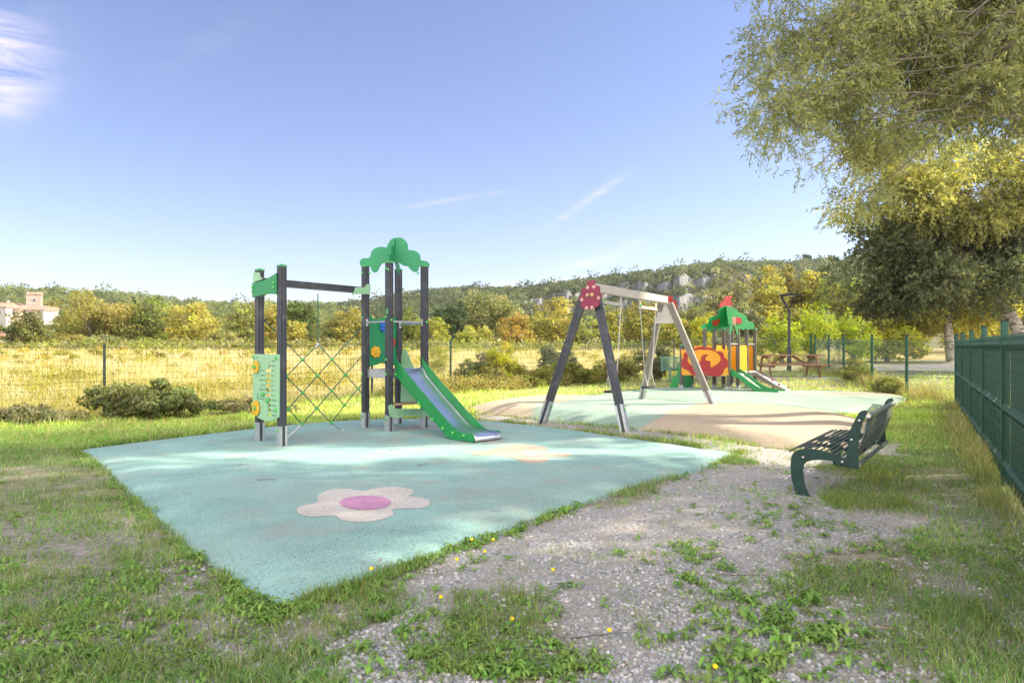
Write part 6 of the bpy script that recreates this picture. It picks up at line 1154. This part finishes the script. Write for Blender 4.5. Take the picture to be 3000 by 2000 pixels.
def stones():
    n = 95000; x, y = rays(n, 2.7, 10.5, .8); g, f, s, p = zones(x, y); cl_ = clumped(x, y, 1.8, .38, .6); k = ~p & (RNG.random(n) < np.where(g > .5, .40 + .60 * cl_, .25)) & (x > -2.5); x, y = x[k], y[k]; n = len(x)
    ico = [(0, 0, 1), (.894, 0, .447), (.276, .851, .447), (-.724, .526, .447), (-.724, -.526, .447), (.276, -.851, .447), (.724, .526, -.447), (-.276, .851, -.447), (-.894, 0, -.447), (-.276, -.851, -.447), (.724, -.526, -.447), (0, 0, -1)]; F = [(0, 1, 2), (0, 2, 3), (0, 3, 4), (0, 4, 5), (0, 5, 1), (1, 6, 2), (2, 7, 3), (3, 8, 4), (4, 9, 5), (5, 10, 1), (2, 6, 7), (3, 7, 8), (4, 8, 9), (5, 9, 10), (1, 10, 6)]
    I_ = np.array(ico); r = .0032 + .0150 * RNG.random(n) ** 4.0; a = RNG.random(n) * 6.283; asp = .6 + .4 * RNG.random(n); V = I_[None] * (1 + .12 * RNG.normal(size=(n, 12, 1))); V = V * r[:, None, None]; V[:, :, 1] *= asp[:, None]; V[:, :, 2] *= .6; ca, sa = np.cos(a)[:, None], np.sin(a)[:, None]; vx = V[:, :, 0] * ca - V[:, :, 1] * sa; vy = V[:, :, 0] * sa + V[:, :, 1] * ca
    V = np.stack([vx + x[:, None], vy + y[:, None], V[:, :, 2] + (gz(x, y) + r * .2)[:, None]], 2).reshape(-1, 3); lo = (np.arange(n)[:, None] * 12 + np.array(F).ravel()[None]).ravel(); sz = np.full(n * len(F), 3); t = RNG.random((n, 1)); c = (np.array([.27, .285, .32]) * (1 - t) + np.array([.50, .48, .45]) * t) * (1 + .2 * RNG.normal(size=(n, 1))); me = npmesh('pebbles', V, lo, sz, np.repeat(np.clip(c, .05, .8), 12, 0)); me.shade_smooth()
    m, nt, b = new('stone'); at = nt.nodes.new('ShaderNodeAttribute'); at.attribute_name = 'col'; nt.links.new(at.outputs['Color'], b.inputs['Base Color']); b.inputs['Roughness'].default_value = .75
    tag(link('pebbles', me, m), 'small grey and white pebbles loose on the gravel', 'gravel', kind='stuff')
stones()
# fallen twigs, single
STK = [((1160, 1332), .20, 10, 'black twig lying on the pad behind the pink flower'), ((1240, 1378), .16, 25, 'thin bent twig near the middle of the pad'), ((780, 1420), .22, -8, 'thin twig on the pad left of the pink flower'), ((2370, 1630), .25, -35, 'pale brown twig on bare soil between the weeds'), ((2180, 1690), .30, -15, 'dark twig lying on the soil below the long weed row'), ((1750, 1868), .34, 8, 'long curved grey twig on the ground at the bottom'), ((2590, 1845), .12, -40, 'short pale stick in the grass at the lower right')]
for p, L_, an, lab in STK:
    X0, Y0 = gp('f', p); a = math.radians(an); on = inpoly(np.array([X0]), np.array([Y0]), PAD1)[0]; z = (float(gs(X0, Y0)) + .066) if on else float(gz(X0, Y0)) + .014; pts = [(X0 + math.cos(a) * L_ * t + .012 * math.sin(t * 7), Y0 + math.sin(a) * L_ * t, z + .006 * math.sin(t * 5)) for t in np.linspace(-.5, .5, 7)]
    tag(MB().tube(pts, [.003, .003, .0026, .0022, .002, .0018, .001], 6).build('twig', MT['stick'] if 'pale' not in lab else MT['wood_shelf'], loc=(X0, Y0, z)), lab, 'twig', 'fallen twigs')
# dandelion flowers
DAN = [((1088, 1668), .10, 'yellow dandelion on a stalk at the pad edge beside the tall one'), ((1112, 1645), .13, 'closed grey dandelion head on a tall stalk at the pad edge'), ((1382, 1580), .05, 'dandelion at the right pad edge, topmost of its patch'), ((1420, 1615), .05, 'dandelion just inside the gravel by the pad edge'), ((1445, 1580), .05, 'dandelion in the weeds right of the pad edge'), ((1338, 1638), .04, 'low dandelion in the leaves below the pad edge'), ((1292, 1748), .03, 'single dandelion on the gravel below the pad corner'), ((1500, 1812), .04, 'dandelion in the dense weeds at the bottom centre'), ((1785, 1845), .04, 'dandelion right of the curved grey twig'), ((2095, 1952), .05, 'orange dandelion at the bottom beside big leaves'), ((1620, 1668), .03, 'tiny yellow flower among the pebbles in the centre')]
for p, h, lab in DAN:
    X0, Y0 = gp('f', p); X0, Y0 = gp('f', (p[0], p[1] + h * FPX / Y0)); z = float(gz(X0, Y0)); r = empty('dandelion', (X0, Y0, z), lab, 'dandelion', 'dandelions in bloom'); MB().tube([(X0, Y0, z), (X0 + .004, Y0, z + h * .5), (X0, Y0, z + h)], .0016, 5).build('stalk', MT['knot_green'], r); mb = MB(); mb.dome((X0, Y0, z + h), (.2, -.5, .8), .012, .009, 10)
    o = mb.build('flower_head', MT['pebble_grey'] if 'grey' in lab and 'head' in lab else MT['flower_yellow'], r)

mh = bpy.data.materials.new('haze'); mh.use_nodes = True; nh = mh.node_tree; nh.nodes.clear(); oh = nh.nodes.new('ShaderNodeOutputMaterial'); ph_ = nh.nodes.new('ShaderNodeVolumePrincipled'); ph_.inputs['Density'].default_value = HAZE; ph_.inputs['Color'].default_value = (.80, .88, 1, 1); ph_.inputs['Anisotropy'].default_value = .2; nh.links.new(ph_.outputs[0], oh.inputs['Volume'])
tag(MB().obox((0, 445, 50), (1, 0, 0), (0, 1, 0), (0, 0, 1), 9000, 930, 140.).build('haze', mh), 'thin pale blue haze over the valley', 'haze', kind='stuff')

def litter():
    n = 5200; x, y = rays(n, 2.7, 13, .8); g, fl_, s, p = zones(x, y); k = ~p | (RNG.random(n) < .30); x, y, p = x[k], y[k], p[k]; n = len(x); z = np.where(p, 0, gz(x, y) + .010)
    bmh = __import__('bmesh').new(); bmh.from_mesh(P1me); bv = BVHTree.FromBMesh(bmh); bmh.free(); ok = np.ones(n, bool)
    for i in np.nonzero(p)[0]:
        h = bv.ray_cast(Vector((x[i], y[i], 5)), Vector((0, 0, -1)))[0]
        if h: z[i] = h.z + .004
        else: ok[i] = False
    x, y, z = x[ok], y[ok], z[ok]; n = len(x); C = np.stack([x, y, z], 1); A = rv(n); A[:, 2] *= .15; Nn = rv(n) * .3; Nn[:, 2] += 1; s = .008 + .022 * RNG.random(n) ** 2; V, lo, sz, cc = leafcards(C, A, Nn, s, s * (.2 + .4 * RNG.random(n)), jitter((.26, .19, .10), n, .3, (.46, .40, .24), .4)); tag(link('leaf_litter', npmesh('leaf_litter', V, lo, sz, cc), GRASSM), 'dry leaf bits and straw lying on the ground and the pad', 'leaf litter', kind='stuff')
litter()
